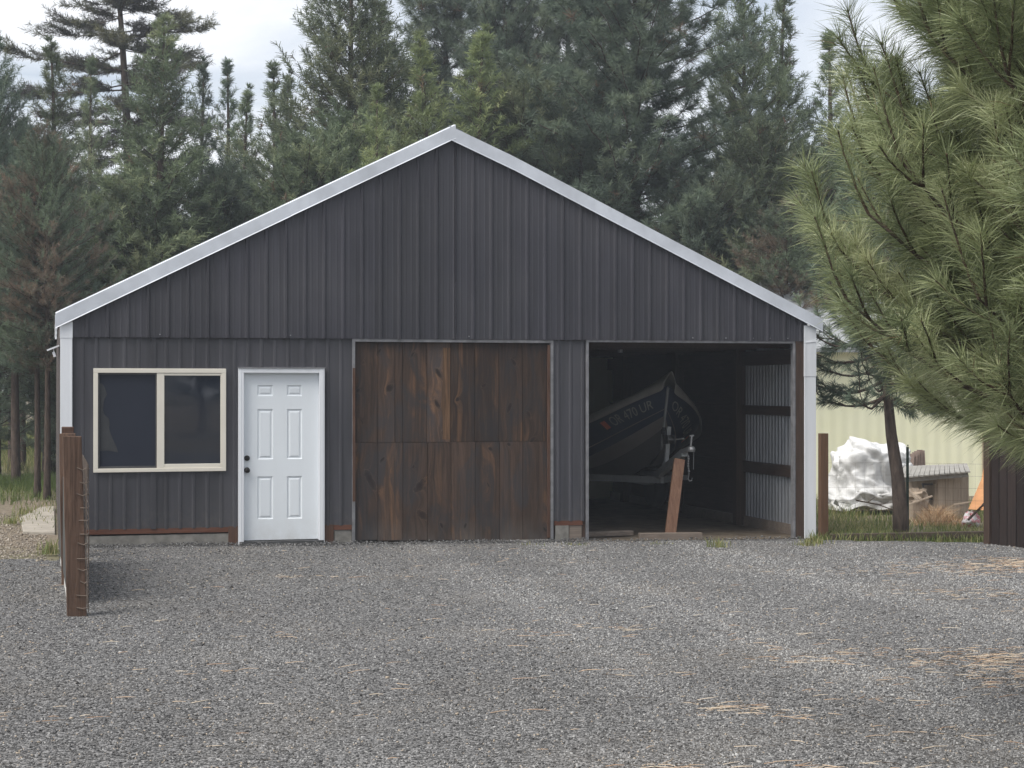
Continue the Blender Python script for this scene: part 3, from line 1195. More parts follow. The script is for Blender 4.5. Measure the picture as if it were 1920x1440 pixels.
for a, b, c_, d in ((x0 + fw, x0 + fw + .018, sz0, sz1), (xs0 - .016, xs0 - .001, sz0, sz1), (x0 + fw + .018, xs0 - .016, sz1 - .02, sz1), (x0 + fw + .018, xs0 - .016, sz0, sz0 + .025)):
    mb.box(a, b, -.008, .0115, c_, d)
mb.build('screen_frame', M['dim_metal'], wf, bevel=.002)
# folded cloth just showing behind the screen
mb = MB()
vs = []
N = 14
for i in range(N + 1):
    z = sz1 - .12 - i / N * .78
    wv = [.05, .075, .09, .06, .05, .045, .055, .11, .12, .115, .13, .15, .175, .20, .215][i]
    vs += [(x0 + fw + .012, .010, z), (x0 + fw + .012 + wv * .5, .004 + .003 * math.sin(i), z), (x0 + fw + .012 + wv, .010, z - .02)]
fs = []
for i in range(N):
    for k in range(2):
        fs.append((3 * i + k, 3 * i + k + 1, 3 * i + k + 4, 3 * i + k + 3))
mb.add(vs, fs)
mb.build('curtain', M['curtain'], wf, smooth=True)
# dark room behind the glass
mb = MB()
mb.box(XL + .05, wx(1060) - .05, .10, 4.0, -.08, -.06)
mb.build('room_floor', M['darkbeam'], barn)

# --- entry door
mb = MB()
x0, x1, z0, z1 = door
jw = .062
mb.box(x0, x0 + jw, -.050, .10, z0, z1 - .001)
mb.box(x1 - jw, x1, -.050, .10, z0, z1 - .001)
mb.box(x0 + jw, x1 - jw, -.048, .10, z1 - .055, z1)
mb.box(x0 + .02, x0 + .03, -.054, -.0495, z0, z1 - .02)
mb.box(x1 - .03, x1 - .02, -.054, -.0495, z0, z1 - .02)
df = mb.build('door_frame', M['white_trim'], barn, bevel=.004)
mb = MB()
mb.box(x0 + .01, x1 - .01, -.056, .10, z0 - .02, wz(527, 1013.5))
mb.build('threshold', M['dim_metal'], df, bevel=.003)
mb = MB()
mb.box(x0 - .008, x1 + .008, -.058, -.03, z1 - .001, z1 + .012)
mb.build('drip_cap', M['jtrim'], df)
dx0, dx1, dz0, dz1 = x0 + jw + .001, x1 - jw - .001, wz(527, 1012), z1 - .056
YD = .022
mb = MB()
cols = [(wx(482) + .006, wx(511.5) + .006), (wx(537.5) + .006, wx(566) + .006)]
rows = [(wz(527, 742.5), wz(527, 722)), (wz(527, 861), wz(527, 767)), (wz(527, 973), wz(527, 893))]
gx = sorted([dx0, dx1] + [c_ for p in cols for c_ in p])
gzv = sorted([dz0, dz1] + [r for p in rows for r in p])
for i in range(len(gx) - 1):
    for j in range(len(gzv) - 1):
        a, b, c_, d = gx[i], gx[i + 1], gzv[j], gzv[j + 1]
        is_panel = (a, b) in cols and (c_, d) in rows
        if not is_panel:
            mb.add([(a, YD, c_), (b, YD, c_), (b, YD, d), (a, YD, d)], [(0, 1, 2, 3)])
        else:
            rings = [(0, 0), (.010, .011), (.022, .012), (.040, .003)]
            for (i0, d0), (i1, d1) in zip(rings[:-1], rings[1:]):
                p = [(a + i0, c_ + i0), (b - i0, c_ + i0), (b - i0, d - i0), (a + i0, d - i0)]
                q = [(a + i1, c_ + i1), (b - i1, c_ + i1), (b - i1, d - i1), (a + i1, d - i1)]
                for k in range(4):
                    k2 = (k + 1) % 4
                    mb.add([(p[k][0], YD + d0, p[k][1]), (p[k2][0], YD + d0, p[k2][1]), (q[k2][0], YD + d1, q[k2][1]), (q[k][0], YD + d1, q[k][1])], [(0, 1, 2, 3)])
            q = [(a + .040, c_ + .040), (b - .040, c_ + .040), (b - .040, d - .040), (a + .040, d - .040)]
            mb.add([(x, YD + .003, z) for x, z in q], [(0, 1, 2, 3)])
mb.add([(dx0, YD + .04, dz0), (dx1, YD + .04, dz0), (dx1, YD + .04, dz1), (dx0, YD + .04, dz1)], [(3, 2, 1, 0)])
ed = mb.build('door', M['door_white'], barn)
for py, nm in ((859, 'deadbolt'), (881.5, 'door_knob')):
    c = on_y(463, py, YD)
    mb = MB()
    if nm == 'deadbolt':
        mb.lathe((c.x, YD, c.z), [(.033, 0), (.033, -.012), (.026, -.02), (.012, -.024)], 20)
    else:
        mb.lathe((c.x, YD, c.z), [(.034, 0), (.034, -.006), (.014, -.012), (.014, -.035), (.030, -.045), (.031, -.06), (.02, -.068)], 20)
    mb.build(nm, M['bronze'], ed, smooth=True)

# --- broken gutter and lamp arm at the left eave
mb = MB()
a = on_y(105, 590, .05)
for i in range(5):
    mb.box(a.x - .012, a.x + .02 - .003 * i, .02 + i * .02, .045 + i * .02, a.z - .06 - i * .055, a.z - i * .05)
mb.build('gutter_end', M['white_trim'], barn)
mb = MB()
p, q = on_y(111, 648, .3), on_y(88, 657, .3)
mb.bar(p, q, .10, .018)
mb.bar(on_y(100, 660, .3), on_y(103, 669, .3), .06, .03)
mb.bar(on_y(100, 652, .3), on_y(101, 662, .3), .015, .012)
mb.build('eave_lamp', M['white_trim'], barn)

# hanging bulb holder in the bay
mb = MB()
p = on_y(1163, 653, 2.4)
mb.tube([(p.x, p.y, 2.46), (p.x, p.y, p.z + .06)], .008, 6)
mb.lathe((p.x, p.y, p.z - .06), [(.035, 0), (.04, .05), (.02, .09), (.016, .12)], 10, 'z')
mb.build('hanging_lamp', M['steel'], barn)

# bay floor
mb = MB()
N = 26
vs = []
for i in range(N + 1):
    for j in range(N + 1):
        x = wx(1060) + (XI - wx(1060)) * i / N
        y = -.03 + (BL - .1) * (j / N) ** 1.5
        e = .05 * max(0, mnoise.noise((x * 1.5, y * 1.5, .4))) + .015 * mnoise.noise((x * 6, y * 6, 2))
        e *= min(1, max(0, y * 1.5))
        vs.append((x, y, gz(x, y) + .008 + e))
mb.add(vs, [(i * (N + 1) + j, (i + 1) * (N + 1) + j, (i + 1) * (N + 1) + j + 1, i * (N + 1) + j + 1) for i in range(N) for j in range(N)])
kind(mb.build('dirt_floor', M['dirt'], None, smooth=True), 'structure')

# ================================================================== BOAT AND TRAILER
YB = 1.75
bow_top = on_y(1252, 727, YB)
stem_bot = on_y(1243, 846, YB + .35)
XB = bow_top.x
boat = thing('fishing_boat', 'covered navy fishing boat with white registration numbers, bow towards the bay opening', 'boat', (XB, YB, 0))
LB = 5.0
zt0 = bow_top.z


def hull(s):
    """s 0 bow .. 1 stern: y, half beam at gunwale/chine, z of gunwale/knuckle/chine/keel"""
    y = YB + LB * s
    bg = 1.10 * (1 - (1 - min(1, s / .46)) ** 2.6)
    bc = .80 * (1 - (1 - min(1, s / .62)) ** 1.7)
    zg = zt0 + .03 - .84 * (1 - (1 - min(1, s / .55)) ** 1.7)
    zc = zt0 - .40 - .80 * (1 - (1 - min(1, s / .55)) ** 1.6)
    zk = zt0 - .86 - .48 * (1 - (1 - min(1, s / .5)) ** 2.2)
    return y, bg, bc, zg, zc, zk


NS = 36


def stem_off(z):
    """the stem leans: lower points lie further aft"""
    return max(0.0, (zt0 - z)) * .32


def hull_pt(s, side, v):
    """v 0 gunwale, 1 chine, 2 keel"""
    y, bg, bc, zg, zc, zk = hull(s)
    if v <= 1:
        x, z = bg + (bc - bg) * v, zg + (zc - zg) * v
    else:
        x, z = bc * (2 - v), zc + (zk - zc) * (v - 1)
    k = (1 - s) ** 6
    return Vector((XB + side * (x + .006), y + stem_off(z) * k, z))


ss = [(i / NS) ** 1.6 for i in range(NS + 1)]


def strip(v0, v1, nv, name, mat, off=0.0, parent=boat):
    mb = MB()
    for side in (-1, 1):
        vs = []
        for s in ss:
            for j in range(nv + 1):
                p = hull_pt(s, side, v0 + (v1 - v0) * j / nv)
                vs.append(p + Vector((side * off, -off, 0)))
        fs = []
        for i in range(NS):
            for j in range(nv):
                a = i * (nv + 1) + j
                fs.append((a, a + 1, a + nv + 2, a + nv + 1))
        mb.add(vs, fs)
    return mb.build(name, mat, parent, smooth=True)


strip(0, .97, 6, 'topside', M['navy'])
strip(.74, .765, 1, 'rub_strake', M['hullgrey'], .006)
strip(.97, 1.36, 4, 'chine_band', M['hullgrey'], .004)
strip(1.36, 2, 4, 'bottom', plain('hull_bottom', (.14, .13, .125), .5, .2, .1, 2), .002)
# transom
mb = MB()
y, bg, bc, zg, zc, zk = hull(1)
mb.add([(XB - bg, y, zg), (XB - bc, y, zc), (XB, y, zk), (XB + bc, y, zc), (XB + bg, y, zg)], [(0, 1, 2, 3, 4)])
mb.build('transom', M['navy'], boat)
# stem bar
mb = MB()
pts = []
for i in range(9):
    z = zt0 - .0 - i / 8 * .86
    pts.append((XB, YB + stem_off(z) - .012, z))
mb.tube(pts, .020, 8)
mb.build('stem_bar', M['trailer'], boat, smooth=True)
# canvas cover: ridge along the centre, draping over the gunwales
mb = MB()
vs = []
cs = [0] + [(i / 26) ** 1.3 for i in range(1, 27)]
prof = 11
for s in cs:
    y, bg, bc, zg, zc, zk = hull(s)
    ridge = zg + .20 + .10 * math.sin(min(1, s * 1.4) * math.pi) + .03 * math.sin(s * 31)
    for j in range(prof):
        u = j / (prof - 1) * 2 - 1
        au = abs(u)
        if au < .8:
            x = (max(bg + .035, .085)) * (au / .8)
            z = ridge + (zg + .02 - ridge) * (au / .8) ** 1.15 + .012 * math.sin(s * 40 + u * 9)
        else:
            k = (au - .8) / .2
            x = max(bg + .035, .085) - .012 * k
            z = zg + .02 - k * (.085 + .05 * min(1, s * 3) + .02 * math.sin(s * 23 + u * 2))
        kk = (1 - s) ** 6
        vs.append((XB + math.copysign(x, u), y - .035 * kk - .02 + .0 * k if False else y - (.05 + .09 * (1 - au ** 2)) * kk, z))
fs = []
for i in range(len(cs) - 1):
    for j in range(prof - 1):
        a = i * prof + j
        fs.append((a, a + 1, a + prof + 1, a + prof))
mb.add(vs, fs)
# nose of the cover closing over the stem
cv = mb.build('canvas_cover', M['canvas'], boat, smooth=True)
sm = cv.modifiers.new('sub', 'SUBSURF')
sm.levels = sm.render_levels = 1
so = cv.modifiers.new('thick', 'SOLIDIFY')
so.thickness, so.offset = .008, 1


# registration lettering laid on the flanks
def hull_text(txt, side, s0, s1, v0, v1, mat, name, parent):
    cu = bpy.data.curves.new(name, 'FONT')
    cu.body = txt
    cu.size = 1
    cu.resolution_u = 3
    to = bpy.data.objects.new(name, cu)
    COL.objects.link(to)
    bpy.context.view_layer.update()
    me = bpy.data.meshes.new_from_object(to.evaluated_get(bpy.context.evaluated_depsgraph_get()))
    bpy.data.objects.remove(to)
    co = np.empty(len(me.vertices) * 3)
    me.vertices.foreach_get('co', co)
    co = co.reshape(-1, 3)
    x0, x1, y0, y1 = co[:, 0].min(), co[:, 0].max(), co[:, 1].min(), co[:, 1].max()
    off = world_loc(parent)
    for i, vtx in enumerate(me.vertices):
        u = (co[i, 0] - x0) / (x1 - x0)
        w = (co[i, 1] - y0) / (y1 - y0)
        s = s0 + (s1 - s0) * u
        p = hull_pt(s, side, v1 + (v0 - v1) * w)
        vtx.co = p + Vector((side * .010, -.010, 0)) - off
    return link(name, me, mat, parent)


hull_text('OR 470 UR', -1, .150, .030, .27, .56, M['letter'], 'registration_letters', boat)
hull_text('OR 470 UR', 1, .030, .26, .27, .54, M['letter'], 'registration_letters', boat)
for side, s0, s1 in ((-1, .178, .162), (1, .29, .31)):
    q = [hull_pt(s0, side, .30), hull_pt(s1, side, .30), hull_pt(s1, side, .55), hull_pt(s0, side, .55)]
    mb = MB()
    mb.add([p + Vector((side * .009, -.009, 0)) for p in q], [(0, 1, 2, 3)])
    mb.build('sticker', M['sticker'], boat)

# trailer
trl = thing('boat_trailer', 'grey boat trailer with winch post and tongue under the covered boat', 'trailer', (XB, .7, 0))
YT = .75
coup = on_y(1288, 842, YT)
XT = coup.x - .02
tz = coup.z
mb = MB()
mb.bar((XT, YT + .05, tz - .05), (XB, YB + .7, .52), .075, .10)
mb.bar((XB, YB + .7, .52), (XB - .05, YB + 4.6, .50), .08, .11)
for s in (-1, 1):
    mb.bar((XB, YB + .25, .56), (XB + s * .75, YB + 1.5, .55), .06, .09)
    mb.bar((XB + s * .75, YB + 1.5, .55), (XB + s * .75, YB + 4.6, .5), .06, .09)
for yy in (YB + 1.5, YB + 3.2, YB + 4.5):
    mb.bar((XB - .85, yy, .52), (XB + .85, yy, .52), .07, .07)
mb.build('frame', M['trailer'], trl)
for s in (-1, 1):
    w = MB()
    w.lathe((XB + s * .98, YB + 3.2, .27), [(.17, -.09), (.27, -.10), (.30, -.06), (.30, .06), (.27, .10), (.17, .09)], 24, 'x')
    wheel = w.build('wheel', M['black'], trl, smooth=True)
    w = MB()
    w.lathe((XB + s * .98, YB + 3.2, .27), [(.165, -.07), (.165, .07), (.06, .085)], 16, 'x')
    w.build('rim', M['trailer'], wheel)
# winch post and winch
wp0 = on_y(1249, 866, 1.62)
wp1 = on_y(1254, 800, 1.62)
mb = MB()
mb.bar(wp0, wp1, .055, .05, (0, 1, 0))
mb.bar(wp0, (wp0.x, wp0.y + .25, .62), .055, .05, (0, 1, 0))
mb.build('winch_post', M['trailer'], trl)
wc = on_y(1256, 824, 1.55)
mb = MB()
for dx in (-.05, .05):
    mb.box(wc.x + dx - .005, wc.x + dx + .005, 1.48, 1.6, wc.z - .06, wc.z + .06)
mb.box(wc.x - .05, wc.x + .05, 1.595, 1.605, wc.z - .06, wc.z + .06)
mb.lathe((wc.x, 1.54, wc.z), [(.03, -.045), (.03, .045)], 12, 'x')
winch = mb.build('winch', M['dim_metal'], trl)
mb = MB()
h1 = on_y(1280, 823, 1.5)
mb.tube([(wc.x + .05, 1.54, wc.z), (h1.x, 1.52, h1.z)], .009, 6)
mb.lathe((h1.x - .01, 1.52, h1.z), [(.014, 0), (.016, .03), (.01, .05)], 8, 'x')
mb.build('winch_handle', M['steel'], winch)
mb = MB()
p, q = on_y(1245, 802, 1.7), on_y(1246, 832, 1.6)
mb.bar(p, q, .05, .012, (0, 1, 0))
mb.lathe((p.x, p.y - .02, p.z - .05), [(.035, -.04), (.04, 0), (.035, .04)], 10, 'x')
mb.build('bow_stop', M['black'], trl)
# coupler, lever, hanging chain with hook
mb = MB()
mb.bar((XT - .01, YT + .10, tz - .04), (XT + .03, YT - .12, tz + .015), .075, .05)
mb.lathe((XT + .03, YT - .13, tz - .03), [(.05, 0), (.055, .03), (.045, .06), (.015, .075)], 14, 'z')
coupler = mb.build('coupler', M['steel'], trl, bevel=.004)
lv0, lv1 = on_y(1295, 838, YT - .05), on_y(1297, 817, YT - .05)
mb = MB()
mb.tube([lv0, lv1], .014, 8)
mb.bar(lv1 + Vector((-.035, 0, 0)), lv1 + Vector((.03, 0, 0.004)), .03, .018)
mb.build('coupler_lever', M['steel'], coupler)
mb = MB()
cpts = [on_y(px, py, YT - .02) for px, py in ((1287, 846), (1291, 858), (1290, 872), (1292, 886))]
for a, b in zip(cpts[:-1], cpts[1:]):
    k = 3
    for i in range(k):
        p = a.lerp(b, i / k)
        q = a.lerp(b, (i + .8) / k)
        mb.tube([p, q], .011 if i % 2 else .015, 6)
hk = [on_y(px, py, YT - .02) for px, py in ((1292, 886), (1291, 892), (1290, 898), (1293, 902), (1297, 901), (1298, 896))]
mb.tube(hk, .009, 6)
mb.tube([on_y(1301, 844, YT - .02), on_y(1300, 880, YT - .02)], .004, 5)
mb.build('safety_chain', M['steel'], trl)

# leaning plank that props up the tongue, and the board on the ground in front of it
p0 = on_y(1257, 993, .45)
p1 = on_y(1276, 861, .62)
mb = MB()
mb.bar((p0.x, .47, gz(p0.x, .47) + .0), (p1.x, .66, p1.z), .142, .045, (0, -1, .1))
mb.v = mb.v
tag(mb.build('wooden_prop', M['prop'], None, bevel=.004), 'orange brown plank standing tilted under the trailer coupler', 'plank')
a, b = on_y(1200, 1002, .12), on_y(1315, 1001, .12)
mb = MB()
mb.bar((a.x, .16, gz(a.x, .1) + .042), (b.x, .12, gz(b.x, .1) + .045), .09, .085)
tag(mb.build('ground_board', M['oldboard'], None, bevel=.005), 'short weathered board lying on the dirt in front of the prop', 'board')
mb = MB()
a, b = on_y(1108, 1000, .3), on_y(1196, 1000, .35)
mb.bar((a.x, .5, gz(a.x, .5) + .045), (b.x, .62, gz(b.x, .5) + .05), .14, .06)
tag(mb.build('ground_board', M['oldboard'], None, bevel=.005), 'dark board lying in shade inside the left of the boat bay', 'board')

# ================================================================== LEFT FENCE
def post(name, pxl, pxr, pyt, Z, d, label, mat, base_px=None, lean=0.0):
    c = gpt((pxl + pxr) / 2, Z)
    ztop = CAM.z + (HY - pyt) / F * Z
    hw = (pxr - pxl) / 2 / F * Z
    ax = Vector((hw, 0, 0))
    ay = Vector((0, d / 2, 0))
    mb = MB()
    h = (ztop - c.z + .15)
    vs = []
    nseg = 8
    for i in range(nseg + 1):
        z = c.z - .15 + h * i / nseg
        off = lean * i / nseg
        j = lambda: rnd.uniform(-.003, .003)
        for sx_, sy_ in ((-1, -1), (1, -1), (1, 1), (-1, 1)):
            vs.append((c.x + off + sx_ * (hw + j()), c.y + sy_ * (d / 2 + j()), z + (rnd.uniform(-.006, .006) if i == nseg else 0)))
    fs = []
    for i in range(nseg):
        for k in range(4):
            k2 = (k + 1) % 4
            fs.append((i * 4 + k, i * 4 + k2, i * 4 + 4 + k2, i * 4 + 4 + k))
    fs += [(3, 2, 1, 0), tuple(nseg * 4 + k for k in range(4))]
    mb.add(vs, fs)
    o = mb.build(name, mat, None, bevel=.006)
    return tag(o, label, 'fence post', 'red brown fence posts left of the barn'), c, hw


fp, c1, hw1 = post('fence_post', 127.5, 162.5, 817, 13.75, .14, 'nearest red brown square fence post wrapped with wire', M['fencepost'], lean=-.04)
post('fence_post', 116, 146, 813, 15.9, .14, 'red brown fence post half hidden behind the nearest wired post', M['fencepost'], lean=-.02)
post('fence_post', 116, 138, 800.5, 18.6, .14, 'tallest red brown fence post right at the white corner of the barn', M['redpost'])
# wire wrapped round the near post and mesh running back to the barn
wf_ = thing('wire_fence', 'rusty wire mesh stretched from the wired fence post back to the barn corner', 'wire fence', (c1.x, c1.y, c1.z))
mb = MB()
levels = [880, 905, 928, 951, 974, 1000, 1020, 1046, 1068, 1092, 1115, 1139]
xr = c1.x + hw1 + .012
yf = c1.y - .075
for py in levels:
    z = CAM.z + (HY - py) / F * 13.7
    x0 = c1.x - hw1 * rnd.uniform(-.35, .1)
    sag = rnd.uniform(-.012, .012)
    mb.tube([(x0, yf - .002, z + sag + .004), ((x0 + xr) / 2, yf - .008, z - .006), (xr - .012, yf - .006, z + sag), (xr, yf + .02, z), (xr + .006, c1.y + .08, z)], .0042, 5)
mb.build('wrapped_wire', M['wire'], wf_)
mb = MB()
yb = -.15
xb_ = XL + .16
for py in levels:
    z = CAM.z + (HY - py) / F * 13.7
    mb.tube([(xr + .004, c1.y, z), (xr + (xb_ - xr) * .5 + .03, (c1.y + yb) / 2, z - .01), (xb_, yb, z)], .002, 4)
k = 0
yy = c1.y
while yy < yb:
    f = (yy - c1.y) / (yb - c1.y)
    x = xr + (xb_ - xr) * f
    zt = CAM.z + (HY - 878) / F * 13.7
    mb.tube([(x + .002, yy, gz(x, yy) + .01), (x + rnd.uniform(-.006, .01), yy, (zt + gz(x, yy)) / 2), (x, yy, zt + .03)], .002, 4)
    yy += .15
mb.build('mesh', M['wire'], wf_)
# dark board with a white rounded edge hung on the fence's outer side
sb = thing('fence_sign', 'white edged board with a dark back hanging edge-on behind the wired fence post', 'sign board', (c1.x - hw1, c1.y + .1, 0))
q0, q1 = gpt(126.5, 14.4), gpt(113.5, 17.8)
xo = q0.x
zt, zb = CAM.z - .69, q0.z + .01
y0, y1 = q0.y, q1.y
def side_board(mb, y0, y1, zb, zt, x, th, r, dx):
    """upright board seen nearly edge-on; its near top corner is cut to a curve; dx shifts the far end"""
    pts = [(y0, zb)]
    for i in range(9):
        a = i / 8 * math.pi / 2
        pts.append((y0 + r * (1 - math.cos(a)) , zt - r * 1.6 + r * 1.6 * math.sin(a)))
    pts += [(y1, zt), (y1, zb)]
    n_ = len(pts)
    vs = [(x + dx * (p[0] - y0) / (y1 - y0), p[0], p[1]) for p in pts] + [(x + th + dx * (p[0] - y0) / (y1 - y0), p[0], p[1]) for p in pts]
    mb.add(vs, [tuple(range(n_)), tuple(range(n_, 2 * n_))[::-1]] + [(i, i + n_, (i + 1) % n_ + n_, (i + 1) % n_) for i in range(n_)])
mb = MB()
side_board(mb, y0, y1, zb, zt, xo, .02, .25, q1.x - q0.x)
mb.build('white_board', M['white_panel'], sb)
mb = MB()
side_board(mb, y0 + .02, y1 - .02, zb + .14, zt - .13, xo - .012, .010, .35, q1.x - q0.x)
mb.build('dark_board', M['dark_panel'], sb)

# ================================================================== RIGHT YARD
# pale yellow building
ZY = 31.0
yA, yB = gpt(1500, ZY), gpt(1846, ZY + 1.2)
yb_ = thing('yellow_building', 'pale yellow sided outbuilding behind the white tarp heap', 'building', tuple(yB))
mb = MB()
hgt = 2.75
back = Vector((-.27, 1, 0)).normalized() * 6
dirw = (yB - yA)
dirw.z = 0
yA2 = yA - dirw * 1.2
q = [Vector((p.x, p.y, -.3)) for p in (yA2, yB, yB + back, yA2 + back)]
zt = gz(yB.x, yB.y) + hgt
mb.add(q + [Vector((p.x, p.y, zt)) for p in q], [(0, 1, 5, 4), (1, 2, 6, 5), (2, 3, 7, 6), (3, 0, 4, 7)])
u = dirw.normalized()
nrm = Vector((u.y, -u.x, 0))
mb.build('wall', M['yellow'], yb_)
mb = MB()
mb.obox(Vector((yB.x, yB.y, zt / 2)) + nrm * .012, u * .05, nrm * .014, Vector((0, 0, zt / 2 + .1)))
mb.build('corner_board', M['cratewood'], yb_)
mb = MB()
ov = nrm * .35
top = (q[0] + q[3]) / 2, (q[1] + q[2]) / 2
zr_ = zt + 1.3
pts = [Vector((yA2.x, yA2.y, zt - .1)) + ov, Vector((yB.x, yB.y, zt - .1)) + ov + u * .3, Vector((top[1].x, top[1].y, zr_)) + u * .3, Vector((top[0].x, top[0].y, zr_)),
       Vector((q[2].x, q[2].y, zt - .1)) - ov + u * .3, Vector((q[3].x, q[3].y, zt - .1)) - ov]
up_ = Vector((0, 0, .06))
mb.add(pts + [p + up_ for p in pts], [(0, 1, 2, 3), (3, 2, 4, 5), (6, 9, 8, 7), (9, 11, 10, 8), (0, 6, 7, 1), (1, 7, 8, 2), (2, 8, 10, 4)])
mb.build('roof', M['roofgrey'], yb_)

# white tarp thrown over a heap
tc = gpt(1634, 27.6)
mb = MB()
NA, NR = 150, 70
vs = []


def ridged(x, y, z, o=4):
    a, f, r = 1.0, 1.0, 0.0
    for _ in range(o):
        r += a * (1 - 2 * abs(mnoise.noise((x * f, y * f, z * f))))
        a *= .55
        f *= 2.1
    return r


for i in range(NR + 1):
    r = i / NR
    for k in range(NA):
        a = 2 * math.pi * k / NA
        ca, sa = math.cos(a), math.sin(a)
        # squarish heap, higher and steeper on the left, spreading skirt
        sq = 1 / max(abs(ca) ** 5 + abs(sa) ** 5, 1e-6) ** .2
        if r < .82:
            q = r / .82
            rad = .56 * sq * (1 - (1 - q) ** 2.2)
            h = 1.02 * (1 - q ** 3.4) + .03
            h += .10 * math.exp(-((rad * ca + .12) / .16) ** 2) * (1 - q)
        else:
            q = (r - .82) / .18
            rad = .56 * sq * (1 + .14 * q)
            h = .22 * (1 - q) + .02
            h = min(h, .03 + .20 * (1 - q)) + max(0, .10 * math.sin(a * 3 + 1) + .05 * math.sin(a * 8)) * (1 if r < 1 else .8)
        p = Vector((rad * ca * 1.03, rad * sa * .8, h))
        big = ridged(p.x * 1.2 + 3 + p.z * .9, p.y * 1.2, p.z * 2.2, 3)
        fine = ridged(p.x * 5 + 1, p.y * 5, p.z * 7 + 7, 3)
        nrm_ = Vector((ca, sa, .25 + 1.4 * (1 - min(1, r)))).normalized()
        slump = .05 * math.sin(p.z * 9 + 4 * mnoise.noise((ca * 1.5, sa * 1.5, 1)))
        dpl = .10 * (big - .55) + .012 * fine + (slump if .25 < r < .9 else 0)
        cr1 = max(0.0, 1 - 9 * abs(mnoise.noise((p.x * 1.6 + 11, p.y * 1.6, p.z * 2.8 + p.x * 1.2))))
        cr2 = max(0.0, 1 - 7 * abs(mnoise.noise((p.x * 3.4 + 2, p.y * 3.4 + 8, p.z * 3.2))))
        dpl -= .060 * cr1 + .034 * cr2
        p += nrm_ * dpl * min(1, r * 4 + .35)
        vs.append((tc.x + p.x, tc.y + p.y, tc.z + max(p.z, .012)))
fs = []
for i in range(NR):
    for k in range(NA):
        k2 = (k + 1) % NA
        fs.append((i * NA + k, i * NA + k2, (i + 1) * NA + k2, (i + 1) * NA + k))
mb.add(vs, fs)
tag(mb.build('tarp', M['tarp'], None, smooth=True), 'crumpled white tarp draped over a heap by the yellow wall', 'tarp')
# trailing tail of tarp on the grass
# upright brown panels leaning behind the post
bp = thing('panel_stack', 'brown panels leaning upright between the tarp heap and the grey box', 'panels', tuple(gpt(1716, 28.4)))
for i, (px, h, ln) in enumerate(((1700, .86, .06), (1708, .88, .05), (1716, .90, .03), (1724, .92, .015), (1731, .91, .0))):
    c = gpt(px, 28.3 + i * .06)
    mb = MB()
    mb.obox((c.x + ln, c.y, c.z + h / 2 + .05), RIGHT * .045, FWD * .02 + RIGHT * .0, Vector((ln, .05, h / 2)))
    mb.build('panel', M['panelbrown'], bp, bevel=.003)

# grey wooden box with a slatted lid tilted over it
bx = thing('wooden_box', 'grey wooden box with a slatted pallet lying across its top', 'box', tuple(gpt(1780, 26.3)))
A, B = gpt(1757, 25.9), gpt(1815, 26.1)
uu = (B - A)
uu.z = 0
wv = Vector((-uu.y, uu.x, 0)).normalized() * .75
hb = .66
n_b = 6
for (P, Q) in ((A, B), (A + wv, A), (B, B + wv)):
    mb = MB()
    dd = (Q - P)
    dd.z = 0
    nn_ = Vector((dd.y, -dd.x, 0)).normalized()
    k = max(3, int(dd.length / .12))
    for i in range(k):
        c = P + dd * ((i + .5) / k)
        mb.tint = rnd.uniform(.3, .7)
        mb.obox((c.x, c.y, c.z + hb / 2), dd / k * .48, nn_ * (.012 + rnd.uniform(0, .003)), Vector((0, 0, hb / 2)))
    mb.build('side', M['cratewood'], bx)
lid0, lid1 = at(1688, 896, 25.7), at(1815, 885, 25.75)
lb0, lb1 = at(1700, 875, 27.1), at(1809, 870, 27.1)
pal = MB()
for i in range(14):
    f = i / 13
    a = lid0.lerp(lid1, f)
    b = lb0.lerp(lb1, f)
    pal.bar(a, b, .066, .02)
for f in (.06, .5, .94):
    a = lid0.lerp(lb0, f) - Vector((0, 0, .045))
    b = lid1.lerp(lb1, f) - Vector((0, 0, .045))
    pal.bar(a, b, .04, .07)
pal.build('slatted_lid', M['greyslat'], bx)
mb = MB()
c = gpt(1743, 26.0)
for a_, b_, cc, d_ in ((-.12, .12, .50, .53), (-.12, .12, .28, .30), (-.12, -.10, .30, .50), (.10, .12, .30, .50)):
    mb.obox((c.x + (a_ + b_) / 2, c.y, c.z + (cc + d_) / 2), RIGHT * (b_ - a_) / 2, FWD * .02, Vector((0, 0, (d_ - cc) / 2)))
mb.build('frame_end', M['dim_metal'], bx)
for P in (A, gpt(1698, 25.9), gpt(1700, 27.0)):
    mb = MB()
    mb.bar(P + wv * .05, P + wv * .05 + Vector((0, 0, .52)), .05, .05, (0, 1, 0))
    mb.build('leg', M['cratewood'], bx)

c = gpt(1719, 25.8)
mb = MB()
vs, fs = [], []
for i in range(11):
    ph_ = math.pi * i / 10
    for k in range(16):
        a = 2 * math.pi * k / 16
        dirv = Vector((math.sin(ph_) * math.cos(a), math.sin(ph_) * math.sin(a), math.cos(ph_)))
        d = 1 + .7 * mnoise.noise(dirv * 1.9 + Vector((3, 1, 2))) + .35 * mnoise.noise(dirv * 5)
        vs.append((c.x + .16 * d * dirv.x, c.y + .12 * d * dirv.y, c.z + .34 + .14 * d * dirv.z - .35 * (dirv.z < -.6)))
for i in range(10):
    for k in range(16):
        k2 = (k + 1) % 16
        fs.append((i * 16 + k, i * 16 + k2, (i + 1) * 16 + k2, (i + 1) * 16 + k))
mb.add(vs, fs)
tag(mb.build('wood_stump', M['cratewood'], None), 'pale gnarled stump wood sticking out below the left end of the slatted lid', 'stump')
